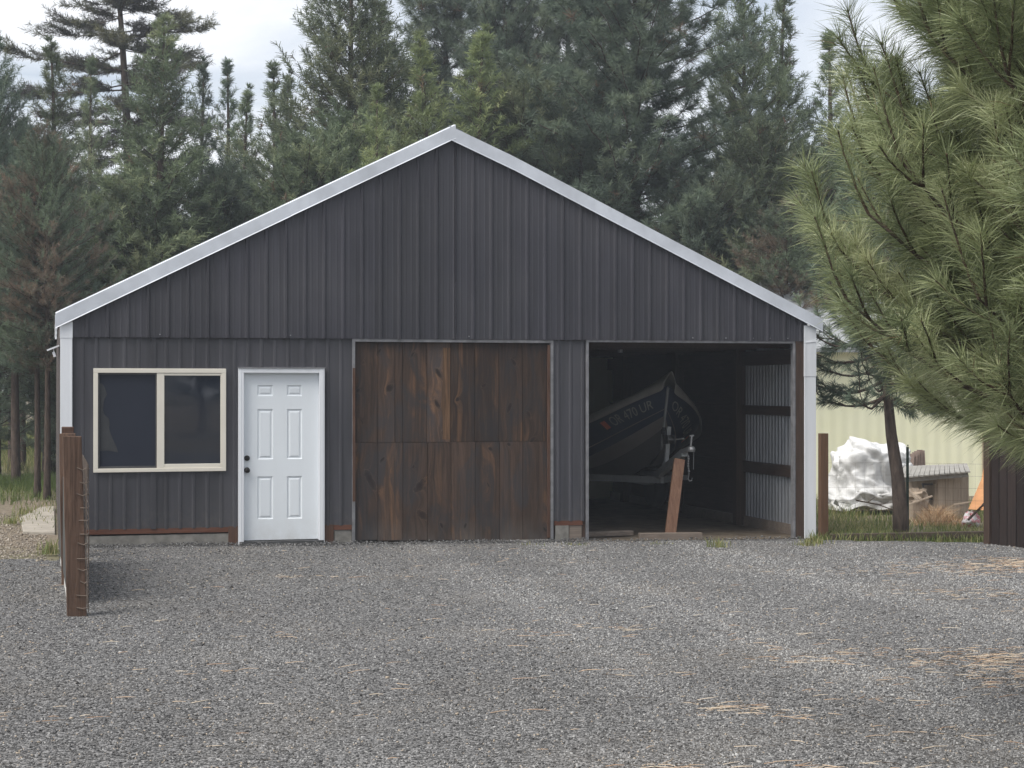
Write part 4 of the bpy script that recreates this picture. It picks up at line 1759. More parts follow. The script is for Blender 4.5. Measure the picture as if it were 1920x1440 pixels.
for i, (a_, b_, w_, lb_) in enumerate((((1700, 948, 25.3), (1748, 930, 25.2), .09, 'tan scrap board lying on the dry weeds left of the grey box'),
                                      ((1790, 946, 25.2), (1822, 941, 25.0), .08, 'short pale scrap board lying before the pink printed bag'),
                                      ((1722, 940, 25.5), (1700, 915, 25.6), .06, 'short scrap board propped up against the lid beside the stump'))):
    p, q = at(*a_), at(*b_)
    mb = MB()
    mb.bar(p, q, w_, .025)
    tag(mb.build('scrap_board', M['cratewood'], None, bevel=.003), lb_, 'board', 'scrap boards in the yard')

# firewood in the shade under the lid
for i, (px, dz, lb_) in enumerate(((1716, .07, 'split log under the slatted lid, left of its pair'), (1735, .09, 'split log under the slatted lid, right of its pair'))):
    c = gpt(px, 26.2)
    mb = MB()
    a, b = c + Vector((-.18, .0, dz)), c + Vector((.2, .15, dz + .04))
    mb.tube([a, a.lerp(b, .5) + Vector((0, 0, .01)), b], [.07, .075, .068], 9)
    tag(mb.build('firewood_log', M['bark'], None), lb_, 'log', 'firewood under the slatted lid')

# orange sheet leaning at the fence, printed bag beside it
c = gpt(1846, 25.2)
mb = MB()
pts = [at(px, py, Z) for px, py, Z in ((1816, 955, 24.6), (1864, 958, 24.5), (1864, 846, 25.3), (1850, 846, 25.4), (1841, 900, 25.1))]
nn = len(pts)
th = FWD * .03
mb.add(pts + [p + th for p in pts], [tuple(range(nn)), tuple(range(nn, 2 * nn))[::-1]] + [(i, i + nn, (i + 1) % nn + nn, (i + 1) % nn) for i in range(nn)])
tag(mb.build('orange_sheet', M['orange'], None, bevel=.004), 'orange sheet leaning beside the dark plank fence', 'sheet')
c = gpt(1821, 24.7)
mb = MB()
vs, fs = [], []
NA, NR = 20, 9
for i in range(NR + 1):
    ph_ = math.pi * i / NR
    for k in range(NA):
        a = 2 * math.pi * k / NA
        d = 1 + .55 * mnoise.noise((math.cos(a) * 2.5, math.sin(a) * 2.5, ph_ * 2.5))
        vs.append((c.x + .13 * d * math.sin(ph_) * math.cos(a), c.y + .08 * d * math.sin(ph_) * math.sin(a), c.z + .065 + .085 * math.cos(ph_) * d * (1 + .5 * math.cos(a * 2 + 1))))
for i in range(NR):
    for k in range(NA):
        k2 = (k + 1) % NA
        fs.append((i * NA + k, i * NA + k2, (i + 1) * NA + k2, (i + 1) * NA + k))
mb.add(vs, fs)
tag(mb.build('printed_bag', M['bag'], None, smooth=True), 'crumpled white and pink printed bag beside the orange sheet', 'bag')

# dry weeds in front of the box
pts, hts = [], []
for _ in range(1500):
    px = nr.normal(1762, 22)
    p = gpt(px, nr.uniform(24.6, 25.6))
    pts.append((p.x, p.y, p.z - .02))
    hts.append(nr.uniform(.08, .34) * max(.2, 1 - abs(px - 1755) / 70))
o = blades('dry_weeds', np.array(pts), np.array(hts), nr.uniform(.3, 1.6, len(pts)), .004, M['straw'], nr.uniform(.2, 1, len(pts)))
kind(o, 'stuff')
# fallen branches
for i, (a, b, r, lb_) in enumerate((((1815, 975), (1862, 935), .018, 'bare forked branch lying by the foot of the orange sheet'),
                                   ((1605, 938), (1690, 962), .012, 'thin bare stick lying in the grass before the white tarp'))):
    Za = 23.8 if i == 0 else 25.4
    p, q = at(a[0], a[1], Za), at(b[0], b[1], Za)
    p.z = max(p.z, gz(p.x, p.y) + .01)
    mb = MB()
    m = p.lerp(q, .5) + Vector((0, 0, .03))
    mb.tube([p, m, q], [r, r * .8, r * .4], 6)
    mb.tube([m, m + (q - p) * .3 + Vector((.05, 0, .10))], [r * .6, r * .2], 5)
    mb.tube([p.lerp(m, .5), p.lerp(m, .5) + Vector((.1, -.05, .08))], [r * .5, r * .2], 5)
    tag(mb.build('branch', M['twig'], None), lb_, 'branch', 'fallen branches in the yard')

# brown wooden post, green steel post, wire between, timber edging
c = gpt(1543.5, 22.0)
mb = MB()
z1 = CAM.z + (HY - 812.5) / F * 22
mb.obox((c.x, c.y, (c.z - .1 + z1) / 2), (.052, 0, 0), (0, .045, 0), (0, 0, (z1 - c.z + .1) / 2))
tag(mb.build('wooden_post', M['brownpost'], None, bevel=.004), 'brown square fence post just right of the white barn corner', 'fence post')
c2 = gpt(1703, 22.4)
z2 = CAM.z + (HY - 838) / F * 22.4
mb = MB()
mb.obox((c2.x - .01, c2.y, (c2.z - .1 + z2) / 2), (.017, 0, 0), (0, .004, 0), (0, 0, (z2 - c2.z + .1) / 2))
mb.obox((c2.x - .01, c2.y + .02, (c2.z - .1 + z2) / 2), (.003, 0, 0), (0, .016, 0), (0, 0, (z2 - c2.z + .1) / 2))
for i in range(14):
    mb.obox((c2.x - .01, c2.y - .007, c2.z + .1 + i * .085), (.006, 0, 0), (0, .004, 0), (0, 0, .012))
tag(mb.build('steel_post', M['green_steel'], None), 'thin dark green steel fence post beside the bent pine trunk', 'fence post')
c3 = gpt(1864, 22.3)
yw = thing('yard_wire_fence', 'thin wire mesh fence between the brown post and the dark plank fence', 'wire fence', tuple(c))
mb = MB()
for h in (.08, .22, .36, .50, .66, .82, .98):
    mb.tube([(c.x + .05, c.y - .02, c.z + h), (c2.x - .01, c2.y - .02, c2.z + h), (c3.x, c3.y - .02, c3.z + h)], .0011, 4)
k = 0.0
while k < 1:
    p = c.lerp(c3, k)
    mb.tube([(p.x + .05 * (1 - k), p.y - .021, p.z + .06), (p.x + .05 * (1 - k), p.y - .021, p.z + .98)], .0009, 4)
    k += .055
mb.build('mesh', M['wire'], yw)
a, b = gpt(1556, 21.9), gpt(1862, 21.9)
mb = MB()
mb.bar((a.x, a.y, a.z + .03), (b.x, b.y, b.z + .10), .09, .085)
tag(mb.build('landscape_timber', M['timber'], None, bevel=.008), 'long dark timber lying along the edge of the grass below the wire fence', 'timber')

# dark plank fence at the right edge
pf = thing('plank_fence', 'dark weathered upright plank fence at the right edge under the long needled pine', 'plank fence', tuple(gpt(1866, 21.4)))
mb = MB()
i = 0
P0, P1 = gpt(1860, 21.5), gpt(2120, 19.6)
d = (P1 - P0)
d.z = 0
k = .0
ux = d.normalized()
nx = Vector((ux.y, -ux.x, 0))
while k < d.length:
    w = .125 + rnd.uniform(-.01, .02)
    c = P0 + ux * (k + w / 2)
    h = 1.80 + rnd.uniform(-.05, .04)
    mb.tint = rnd.uniform(.2, .75)
    mb.obox((c.x, c.y, c.z + h / 2 - .02), ux * (w / 2 - .004), nx * (.011 + rnd.uniform(0, .003)), Vector((rnd.uniform(-.006, .006), 0, h / 2)))
    k += w + .006
mb.build('planks', M['fenceplank'], pf, bevel=.002)
mb = MB()
for h in (.35, 1.45):
    p, q = P0 - nx * .04, P1 - nx * .04
    mb.bar((p.x, p.y, p.z + h), (q.x, q.y, q.z + h), .04, .09)
mb.build('rail', M['darkbeam'], pf)
mb = MB()
p = P0 - ux * .05
mb.obox((p.x, p.y, p.z + .9), ux * .05, nx * .05, Vector((0, 0, .97)))
mb.build('end_post', M['darkpost'], pf, bevel=.004)

# ================================================================== TREES
def rot_frame(d):
    """two unit vectors perpendicular to each direction in d (N,3)"""
    r = np.where(np.abs(d[:, 2:3]) > .9, np.array([[1.0, 0, 0]]), np.array([[0, 0, 1.0]]))
    a = np.cross(d, r)
    a /= np.linalg.norm(a, axis=1)[:, None] + 1e-9
    return a, np.cross(d, a)


def unit(v):
    return v / (np.linalg.norm(v, axis=-1, keepdims=True) + 1e-9)


def conifer(seed, H, Rm, base, shape='cone', up_top=1.1, up_low=.05, dens=1.0, blade=.13, bw=.013, nb=18, shoot=.30, step=.15,
            gap=.23, per=5, lean=0.0, tr=None, patchy=.35, ball=False, brown=0.0, curve=.35):
    """one conifer standing at the origin; returns trunk builder and needle arrays"""
    g = np.random.default_rng(seed)
    tr = tr or H * .008 + .03
    tb = MB()
    ph1, ph2 = g.uniform(0, 6, 2)
    wob = lambda z: np.array([lean * z / H + .012 * H * math.sin(z / H * 4 + ph1) * (z / H), .012 * H * math.sin(z / H * 3.3 + ph2) * (z / H)])
    zs = np.linspace(-.25, H * .985, 15)
    tb.tube([(wob(max(z, 0))[0], wob(max(z, 0))[1], z) for z in zs],
            [tr * (1.25 if i == 0 else 1) * (1 - max(z, 0) / H) ** .8 + .008 for i, z in enumerate(zs)], 9)
    P, D, T = [], [], []
    z = base
    k = g.uniform(0, 6)
    while z < H - .08:
        t = (z - base) / (H - base)
        if shape == 'cone':
            r = (1 - t) ** .85 * (.35 + .65 * min(1, t * 3.5 + .25))
        elif shape == 'round':
            r = (max(0, 1 - t ** 2.4)) ** .6 * (.55 + .45 * min(1, t * 3))
        else:
            r = (1 - t) ** .6 * (.5 + .5 * min(1, t * 3))
        for b in range(per):
            if g.random() > .96:
                continue
            k += 2.399 + g.normal(0, .25)
            q = mnoise.noise((math.cos(k) * 1.3, math.sin(k) * 1.3, z * .55 + seed))
            L = Rm * r * (g.uniform(.72, 1.12) + patchy * q)
            if L < .07:
                L = .07
            el = up_low + (up_top - up_low) * t ** 1.3 + g.normal(0, .1)
            zz_ = z + g.uniform(-.1, .1)
            w = wob(zz_)
            h = np.array([math.cos(k), math.sin(k), 0])
            s = np.linspace(0, 1, 6)
            pts = np.array([w[0], w[1], zz_]) + h * (L * s * math.cos(el))[:, None]
            pts[:, 2] += L * (math.sin(el) * s + (curve * s * s - .12 * s) * (1 - t))
            pts += g.normal(0, .018 * L, pts.shape) * s[:, None]
            if L > .25:
                tb.tube(pts, [max(.006, .013 * L * (1 - .75 * x)) for x in s], 3, cap=False)
            # shoots along the outer part
            n_s = max(1, int(L * .92 / step * dens))
            ss_ = np.sort(g.uniform(.10 if L > .5 else 0, 1, n_s))
            for x in list(ss_) + [1.0]:
                i = min(4, int(x * 5))
                f = x * 5 - i
                p = pts[i] * (1 - f) + pts[i + 1] * f
                tg = pts[i + 1] - pts[i]
                tg = tg / (np.linalg.norm(tg) + 1e-9)
                sgn = 1 if g.random() < .5 else -1
                side = np.array([-h[1], h[0], 0]) * sgn
                sp_ = 0.0 if x == 1.0 else g.uniform(.3, 1.0)
                d = tg + side * sp_ + np.array([0, 0, g.uniform(-.05, .5) + .4 * t])
                d /= np.linalg.norm(d)
                sl = shoot * g.uniform(.6, 1.15) * (1.0 if L > .4 else .6) * (1 if t < .8 else 1 - .55 * (t - .8) / .2)
                rep = 2 if (x < 1 and L > .6 and g.random() < .65) else 1
                for m in range(rep):
                    P.append(p + d * sl * m * .85 + g.normal(0, .02, 3))
                    D.append(d * sl)
                    nz = .5 + .55 * mnoise.noise((p[0] * .9, p[1] * .9, p[2] * .9 + seed))
                    tt = nz + g.normal(0, .14) + .12 * (x - .6)
                    if brown and mnoise.noise((p[0] * .55 + 5, p[1] * .55, p[2] * .5 + seed)) > .35 - brown:
                        tt = g.uniform(0, .35)
                    elif g.random() < .012:
                        tt = 0.03
                    elif tt < .13:
                        tt = .13
                    T.append(min(1, tt))
        z += gap * g.uniform(.8, 1.2)
    P, D, T = np.array(P), np.array(D), np.array(T)
    N = len(P)
    u = unit(D)
    a, b = rot_frame(u)
    th = g.uniform(0, 2 * np.pi, (N, nb))
    ra = a[:, None] * np.cos(th)[..., None] + b[:, None] * np.sin(th)[..., None]
    if ball:
        ang = g.uniform(.1, 1.9, (N, nb))
        q0 = P[:, None] + D[:, None] * g.uniform(.65, 1, (N, nb))[..., None]
    else:
        ang = g.uniform(.45, 1.15, (N, nb))
        q0 = P[:, None] + D[:, None] * g.uniform(0, 1, (N, nb))[..., None]
    bd = u[:, None] * np.cos(ang)[..., None] + ra * np.sin(ang)[..., None]
    bl = blade * g.uniform(.7, 1.2, (N, nb))[..., None]
    tip = q0 + bd * bl
    tip[..., 2] -= .1 * blade * g.random((N, nb))
    sd__ = unit(np.cross(bd, g.normal(size=(N, nb, 3)))) * bw
    v = np.stack([q0 - sd__ * .6, q0 + sd__ * .6, tip + sd__ * .35, tip - sd__ * .35], 2).reshape(-1, 3)
    M_ = N * nb
    q = np.arange(M_) * 4
    tris = np.stack([np.stack([q, q + 1, q + 2], 1), np.stack([q, q + 2, q + 3], 1)], 1).reshape(-1, 3)
    return tb, v, tris, np.repeat(np.clip(T[:, None] + g.normal(0, .05, (N, nb)), 0, 1).ravel(), 4), H


PROTO = {}
PROTO['spiky'] = conifer(1, 10, 1.35, 1.6, 'cone', 1.15, .15, 1.0, .115, .0085, 34, .32, .16, .24, 6)
PROTO['spiky_b'] = conifer(2, 10, 1.20, 2.0, 'cone', 1.2, .25, .9, .12, .0085, 34, .34, .17, .26, 6, patchy=.5)
PROTO['dense'] = conifer(3, 10, 2.1, .8, 'full', .95, .05, 1.25, .115, .0095, 32, .34, .165, .23, 7, patchy=.32)
PROTO['dense_b'] = conifer(4, 10, 1.95, 1.0, 'cone', .9, .1, 1.25, .115, .0095, 32, .32, .16, .22, 7, patchy=.45, lean=.3)
PROTO['bushy'] = conifer(5, 7, 1.9, .4, 'round', 1.0, .1, 1.2, .11, .009, 32, .30, .15, .21, 7, patchy=.55)
PROTO['browned'] = conifer(6, 9, 1.8, 3.4, 'round', .9, .0, 1.2, .11, .009, 32, .30, .15, .23, 7, patchy=.55, brown=.12)
PROTO['big'] = conifer(7, 14, 2.9, 2.0, 'round', .8, -.1, 1.35, .20, .008, 60, .28, .21, .34, 8, patchy=.7, ball=True, tr=.15)
PROTO['big_b'] = conifer(8, 14, 2.6, 2.0, 'full', .8, -.1, 1.35, .19, .008, 58, .28, .21, .34, 8, patchy=.75, ball=True, tr=.15)
PROTO['ragged'] = conifer(9, 14, 2.3, 7.2, 'full', .30, -.2, 2.1, .13, .010, 34, .32, .12, .42, 5, patchy=1.0, lean=-.9, tr=.17, curve=.05)
PMESH = {}


def lbl_seed(t_):
    return sum((i + 1) * ord(ch) for i, ch in enumerate(t_))


def put_tree(name, label, kindname, px, py, Z, crown='green_crown', wide=1.0, rz=None, group='conifers standing behind the barn', bpx=None, base_px=None):
    tb, v, tris, tint, H0 = PROTO[kindname]
    x, y = cw(((base_px or px) - CX) / F * Z, Z)
    z = gz(x, y) + max(0, math.hypot(x, y) - 45) * .012 - .03
    H = CAM.z + (HY - py) / F * Z - z
    root = thing(name, label, 'tree', (x, y, z), group)
    sc = H / H0
    if kindname not in PMESH:
        t0 = tb.build('trunk', M['bark'], None, smooth=True)
        c0 = np_mesh('crown', v, tris, M[crown], None, tint)
        PMESH[kindname] = (t0, c0)
        tr_, cr_ = t0, c0
    else:
        t0, c0 = PMESH[kindname]
        tr_, cr_ = t0.copy(), c0.copy()
        COL.objects.link(tr_)
        COL.objects.link(cr_)
    rz = random.Random(lbl_seed(label)).uniform(0, 6.28) if rz is None else rz
    for o in (tr_, cr_):
        o.parent = root
    cr_.material_slots[0].link = 'OBJECT'
    cr_.material_slots[0].material = M[crown]
    root.rotation_euler = (0, 0, rz)
    root.scale = (sc * wide, sc * wide, sc)
    return root


T_ = [
    # name, label, prototype, px, py, Z, crown, wide
    ('pine_tree', 'dark dense pine cut by the left edge of the photo', 'dense', -8, 65, 35, 'dark_crown', .85),
    ('pine_tree', 'slim spire topped pine near the left edge, tallest spire left of the ragged old tree', 'spiky', 92, 72, 36, 'green_crown', 1.15),
    ('pine_tree', 'thin pale pine seen between the left spire and the ragged old tree', 'spiky_b', 172, 116, 41, 'green_crown', 1.0),
    ('old_pine_tree', 'tall ragged old pine with a bare leaning trunk and purple brown boughs', 'ragged', 212, -180, 44, 'old_crown', 1.0),
    ('pine_tree', 'broad dense grey green pine just right of the ragged old tree', 'dense_b', 287, 34, 34, 'green_crown', 1.15),
    ('pine_tree', 'slim leftmost one of the trio of small spires over the left roof slope', 'spiky', 374, 108, 41, 'dark_crown', .95),
    ('pine_tree', 'middle one of the trio of small spires over the left roof slope', 'spiky_b', 425, 114, 42, 'dark_crown', 1.0),
    ('pine_tree', 'lowest one of the trio of small spires over the left roof slope', 'spiky', 463, 158, 40, 'green_crown', 1.0),
    ('pine_tree', 'pine with a forked twin top standing alone before the blue sky gap', 'spiky_b', 522, 120, 41, 'green_crown', 1.2),
    ('pine_tree', 'slightly shorter second spire beside the forked twin top pine', 'spiky', 541, 130, 43, 'green_crown', .9),
    ('pine_tree', 'large grey green pine cut by the top edge, just right of blue sky', 'dense', 652, -95, 37, 'green_crown', 1.1),
    ('pine_tree', 'mid green pine with its top at the top edge, left of the barn ridge', 'dense_b', 737, 2, 37, 'green_crown', .95),
    ('pine_tree', 'narrow yellow green pine just left of the barn ridge', 'spiky', 795, 62, 35, 'yellow_crown', 1.25),
    ('pine_tree', 'small yellow green pine peeping over the left roof slope near the ridge', 'spiky_b', 700, 165, 33.5, 'yellow_crown', 1.1),
    ('ponderosa_pine', 'tall dark tufted pine rising straight behind the barn ridge', 'big_b', 848, -170, 44, 'dark_crown', .95),
    ('pine_tree', 'yellow green spire in front of the dark pines just right of the barn ridge', 'spiky', 908, 46, 35.5, 'yellow_crown', 1.35),
    ('ponderosa_pine', 'dark pine with drooping tufts between the ridge spire and the largest pine', 'big', 955, -110, 42, 'dark_crown', .75),
    ('ponderosa_pine', 'largest pine, wide blue green tufted crown above the right roof slope', 'big', 1185, -190, 37, 'dark_crown', 1.05),
    ('ponderosa_pine', 'second pine crowding the left side of the largest pine', 'big_b', 1075, -150, 43, 'dark_crown', .8),
    ('pine_tree', 'tall cone shaped pine right of the largest pine', 'dense', 1392, -35, 40, 'green_crown', .88),
    ('pine_tree', 'slender pine touching the right side of the tall cone shaped pine', 'spiky', 1462, -45, 41, 'green_crown', 1.1),
    ('pine_tree', 'short spire pine half hidden behind the long needled boughs', 'spiky_b', 1556, 62, 41, 'green_crown', 1.25),
    ('pine_tree', 'pine behind the long needled boughs, left of a pair mostly hidden', 'dense', 1660, 120, 42, 'green_crown', 1.0),
    ('pine_tree', 'pine behind the long needled boughs at the right edge, mostly hidden', 'dense_b', 1800, 60, 42, 'dark_crown', 1.1),
    ('pine_tree', 'rounded mid green pine low over the right roof slope below the tall cone shaped pine', 'bushy', 1425, 255, 35.5, 'green_crown', 1.05),
    ('pine_tree', 'dark rounded pine low over the right roof slope below the largest pine', 'bushy', 1318, 340, 35, 'dark_crown', 1.0),
    ('pine_tree', 'bushy pine just above the right eave beside the long needled boughs', 'bushy', 1530, 300, 36, 'green_crown', 1.2),
    ('pine_tree', 'bushy browned pine low beside the right eave', 'browned', 1480, 395, 33.5, 'brown_crown', .95),
    ('pine_tree', 'bushy pine low over the right roof slope near the ridge', 'bushy', 1080, 190, 36, 'dark_crown', 1.0),
    ('pine_tree', 'red brown bushy pine at the left edge above the twin trunks', 'browned', 30, 330, 32, 'brown_crown', 1.2),
    ('pine_tree', 'left one of the twin bare trunks beside the barn', 'browned', 70, 300, 29.2, 'dark_crown', .75),
    ('pine_tree', 'right one of the twin bare trunks beside the barn', 'browned', 88, 265, 28.6, 'brown_crown', .75),
    ('pine_tree', 'dark bushy pine touching the left end of the barn roof', 'bushy', 165, 380, 34, 'dark_crown', 1.1),
    ('pine_tree', 'dark dense pine filling the gap below the left spire pine', 'dense', 118, 300, 37, 'dark_crown', .9),
    ('pine_tree', 'bushy green pine behind the lower left roof slope', 'bushy', 255, 360, 33.5, 'green_crown', 1.0),
    ('pine_tree', 'bushy dark pine behind the middle of the left roof slope below the trio of spires', 'bushy', 420, 330, 35, 'dark_crown', 1.05),
    ('pine_tree', 'bushy green pine under the forked twin top pine', 'bushy', 575, 275, 35, 'green_crown', 1.0),
    ('pine_tree', 'bushy green pine rising behind the left slope just before the ridge', 'bushy', 640, 235, 35.5, 'green_crown', .9),
    ('pine_tree', 'bushy pine directly behind the barn ridge', 'bushy', 985, 165, 36.5, 'green_crown', .95),
    ('pine_tree', 'thin trunk pine at the left edge behind the grass, left of its neighbour', 'browned', 22, 235, 38, 'dark_crown', .8),
    ('pine_tree', 'thin trunk pine in the left wood behind the grass, nearer the twin trunks', 'browned', 43, 255, 38.5, 'dark_crown', .8),
]
for nm, lb_, k_, px, py, Z, cr_, wd_ in T_:
    put_tree(nm, lb_, k_, px, py, Z, cr_, wd_ * 1.12, rz=0.15 if k_ == 'ragged' else None, base_px=274 if k_ == 'ragged' else None)

# the wood behind, and the wood across the road behind the viewer, read as one mass
V, TR, TI, off_ = [], [], [], 0
VB, FB = MB(), None
fr = random.Random(3)
spots = []
for i in range(46):
    px = -160 + i * 50 + fr.uniform(-20, 20)
    Z = fr.uniform(50, 66)
    x, y = cw((px - CX) / F * Z, Z)
    top = fr.uniform(290, 430)
    spots.append((x, y, CAM.z + (HY - top) / F * Z, fr.choice(['spiky', 'dense_b', 'spiky_b', 'browned'])))
for i in range(26):
    a = math.pi + PHI * -1 + (i - 12.5) / 13 * 1.45 + fr.uniform(-.04, .04)
    d = fr.uniform(24, 34)
    x, y = CAM.x + math.sin(a) * d, CAM.y + math.cos(a) * d
    spots.append((x, y, fr.uniform(11, 17), fr.choice(['dense', 'dense_b', 'dense'])))
for x, y, h, k_ in spots:
    tb, v, tris, tint, H0 = PROTO[k_]
    sc = h / H0
    a = fr.uniform(0, 6.28)
    ca, sa = math.cos(a), math.sin(a)
    z = gz(x, y) + max(0, math.hypot(x, y) - 45) * .012
    # every other needle is enough at that distance
    nq = len(v) // 4
    keep = np.arange(0, nq, 2)
    vv = v.reshape(-1, 4, 3)[keep].copy()
    mid = vv.mean(1, keepdims=True)
    vv = mid + (vv - mid) * 1.35
    vv = vv.reshape(-1, 3) * sc
    w = vv.copy()
    w[:, 0], w[:, 1] = vv[:, 0] * ca - vv[:, 1] * sa + x, vv[:, 0] * sa + vv[:, 1] * ca + y
    w[:, 2] += z
    V.append(w)
    q = np.arange(len(keep)) * 4 + off_
    TR.append(np.stack([np.stack([q, q + 1, q + 2], 1), np.stack([q, q + 2, q + 3], 1)], 1).reshape(-1, 3))
    TI.append(tint.reshape(-1, 4)[keep].ravel())
    off_ += len(w)
    # trunk only
    nt_ = 15 * 9
    tv = [Vector(p) * sc for p in tb.v[:nt_]]
    VB.add([(p.x * ca - p.y * sa + x, p.x * sa + p.y * ca + y, p.z + z) for p in tv],
           [f for f in tb.f if max(f) < nt_])
fo = kind(np_mesh('far_forest', np.concatenate(V), np.concatenate(TR), M['dark_crown'], None, np.concatenate(TI)), 'stuff')
ft = VB.build('trunks', M['bark'], None, smooth=True)
ft.parent = fo

# brush on the forest floor
pts, hts = [], []
for _ in range(26000):
    Z = nr.uniform(40, 60)
    px = nr.uniform(-150, 140)
    x, y = cw((px - CX) / F * Z, Z)
    q = mnoise.noise((x * .5, y * .5, 2.2))
    if q < -.1:
        continue
    pts.append((x, y, gz(x, y) + .35 * max(0, q) * nr.random()))
    hts.append(nr.uniform(.2, .9) * (.6 + q))
kind(blades('brush', np.array(pts), np.array(hts), nr.uniform(.2, 1.2, len(pts)), .010, M['grass'], nr.uniform(.35, .95, len(pts))), 'stuff')


# ---------------------------------------------------------------- near long-needled pine
def long_pine(seed, X0, Z0, H, radius_of, zlist, per, nd, nl, view_bias=True, sparse=1.0, trunk_pts=None, tr=.13, shoot_step=.125, nw=.0026, droop=0.0, keep=None):
    g = np.random.default_rng(seed)
    bx_, by_ = cw(X0, Z0)
    bz_ = gz(bx_, by_) - .03
    tb, tw = MB(), MB()
    if trunk_pts is None:
        trunk_pts = [(bx_ + .04 * math.sin(i), by_ + .03 * math.cos(i * 1.4), bz_ - .1 + H * i / 9) for i in range(10)]
    tb.tube(trunk_pts, [tr * (1 - i / (len(trunk_pts) - 1)) ** .8 + .012 for i in range(len(trunk_pts))], 10)
    P, D, T, L_ = [], [], [], []
    toward = np.array(-RIGHT * .85 - FWD * .5)
    tpts = [np.array(p) for p in trunk_pts]

    def trunk_at(z):
        for a, b in zip(tpts[:-1], tpts[1:]):
            if a[2] <= z <= b[2]:
                return a + (b - a) * (z - a[2]) / (b[2] - a[2])
        return tpts[-1]

    def add_shoot(p, d, sl, dead=False):
        """curved shoot: bare inner part, needles on the outer part"""
        n_ = 5
        s = np.linspace(0, 1, n_ + 1)
        pts = p + np.outer(s, d) * sl
        pts[:, 2] += (s ** 2) * sl * (.38 - droop)
        pts += g.normal(0, .01 * sl, pts.shape) * s[:, None]
        tw.tube(pts, [max(.0035, .0085 * (1 - .55 * x)) for x in s], 5, cap=False)
        nn_ = int(nd * g.uniform(.8, 1.15) * min(1.4, sl / .4 + .25))
        tone = .46 + .65 * mnoise.noise((p[0] * 1.7, p[1] * 1.7, p[2] * 1.7)) + g.normal(0, .14)  # needle tone per shoot, spread wide to paint in shadows and highlights
        for _ in range(nn_):
            x = 1 - g.random() ** 1.5 * min(.9, .34 / sl)
            i = min(n_ - 1, int(x * n_))
            f = x * n_ - i
            q = pts[i] * (1 - f) + pts[i + 1] * f
            tg = pts[i + 1] - pts[i]
            tg /= np.linalg.norm(tg)
            P.append(q)
            D.append(tg)
            L_.append(nl * g.uniform(.72, 1.12) * (.72 + .28 * x))
            if dead or g.random() < .006:
                T.append(g.uniform(0, .05))
            else:
                T.append(min(1, max(.1, tone + g.normal(0, .12) + .22 * (x - .7))))
        if not dead:
            tw.tube([pts[-1], pts[-1] + (pts[-1] - pts[-2]) * .12], [.007, .003], 5)

    k = g.uniform(0, 6)
    for z in zlist:
        for b in range(per):
            k += 2.399 + g.normal(0, .3)
            h = np.array([math.cos(k), math.sin(k), 0])
            facing = float(h @ toward)
            if keep is not None and not keep(h):
                continue
            R = radius_of(z) * g.uniform(.82, 1.06)
            if R < .15:
                continue
            o = trunk_at(z)
            s = np.linspace(0, 1, 9)
            bend = g.normal(0, .12)
            side = np.array([-h[1], h[0], 0])
            pts = o + np.outer(s, h) * R + np.outer(s * s, side) * bend * R
            rise = g.uniform(.0, .14) - droop
            pts[:, 2] += R * (rise * s - .16 * np.sin(s * math.pi) + .20 * s ** 3) * .8
            pts += g.normal(0, .008, pts.shape)
            tb.tube(pts, [max(.006, .026 * (1 - .78 * x)) for x in s], 6, cap=False)
            full = 1.0 if facing > -.35 else .45
            dead = g.random() < .022
            x = .30
            sg = 1
            while x < 1.0:
                i = min(7, int(x * 8))
                f = x * 8 - i
                p = pts[i] * (1 - f) + pts[i + 1] * f
                tg = unit(pts[i + 1] - pts[i])
                sg = -sg
                if g.random() < full * sparse:
                    d = unit(tg * g.uniform(.6, 1.0) + side * sg * g.uniform(.35, .95) + np.array([0, 0, g.uniform(-.4, .45)]))
                    add_shoot(p, d, g.uniform(.24, .46) * (1.25 - .45 * x), dead)
                    if g.random() < .35 * sparse:
                        d2 = unit(tg + side * sg * g.uniform(-.3, .3) + np.array([0, 0, g.uniform(-.7, .2)]))
                        add_shoot(p, d2, g.uniform(.2, .32))
                x += shoot_step / R * g.uniform(.7, 1.3)
            add_shoot(pts[-1], unit(pts[-1] - pts[-2] + np.array([0, 0, .25])), g.uniform(.28, .42))
    P, D, T, L_ = np.array(P), np.array(D), np.array(T), np.array(L_)
    N = len(P)
    a, b = rot_frame(D)
    th = g.uniform(0, 2 * np.pi, N)[:, None]
    ra = a * np.cos(th) + b * np.sin(th)
    ang = np.clip(g.normal(.74, .27, N), .15, 1.5)[:, None]
    bd = unit(D * np.cos(ang) + ra * np.sin(ang))
    Lc = L_[:, None]
    g1 = np.array([0, 0, -1.0])
    m = P + bd * Lc * .5 + g1 * Lc * .06
    tip = P + bd * Lc * .97 + g1 * Lc * (.17 + .14 * g.random((N, 1))) + D * Lc * .06
    sd__ = unit(np.cross(bd, g.normal(size=(N, 3)))) * nw
    v = np.stack([P - sd__ * .7, P + sd__ * .7, m - sd__, m + sd__, tip], 1).reshape(-1, 3)
    q = np.arange(N) * 5
    tris = np.stack([np.stack([q, q + 1, q + 3], 1), np.stack([q, q + 3, q + 2], 1), np.stack([q + 2, q + 3, q + 4], 1)], 1).reshape(-1, 3)
    return (bx_, by_, bz_), tb, tw, v, tris, np.repeat(T, 5)


def near_radius(z):
    zz_ = [1.0, 1.25, 1.45, 1.7, 2.1, 2.6, 3.2, 4.2, 6.0]
    rr = [0.5, 0.9, 1.45, 1.98, 2.02, 1.90, 1.80, 1.5, .4]
    return float(np.interp(z, zz_, rr))


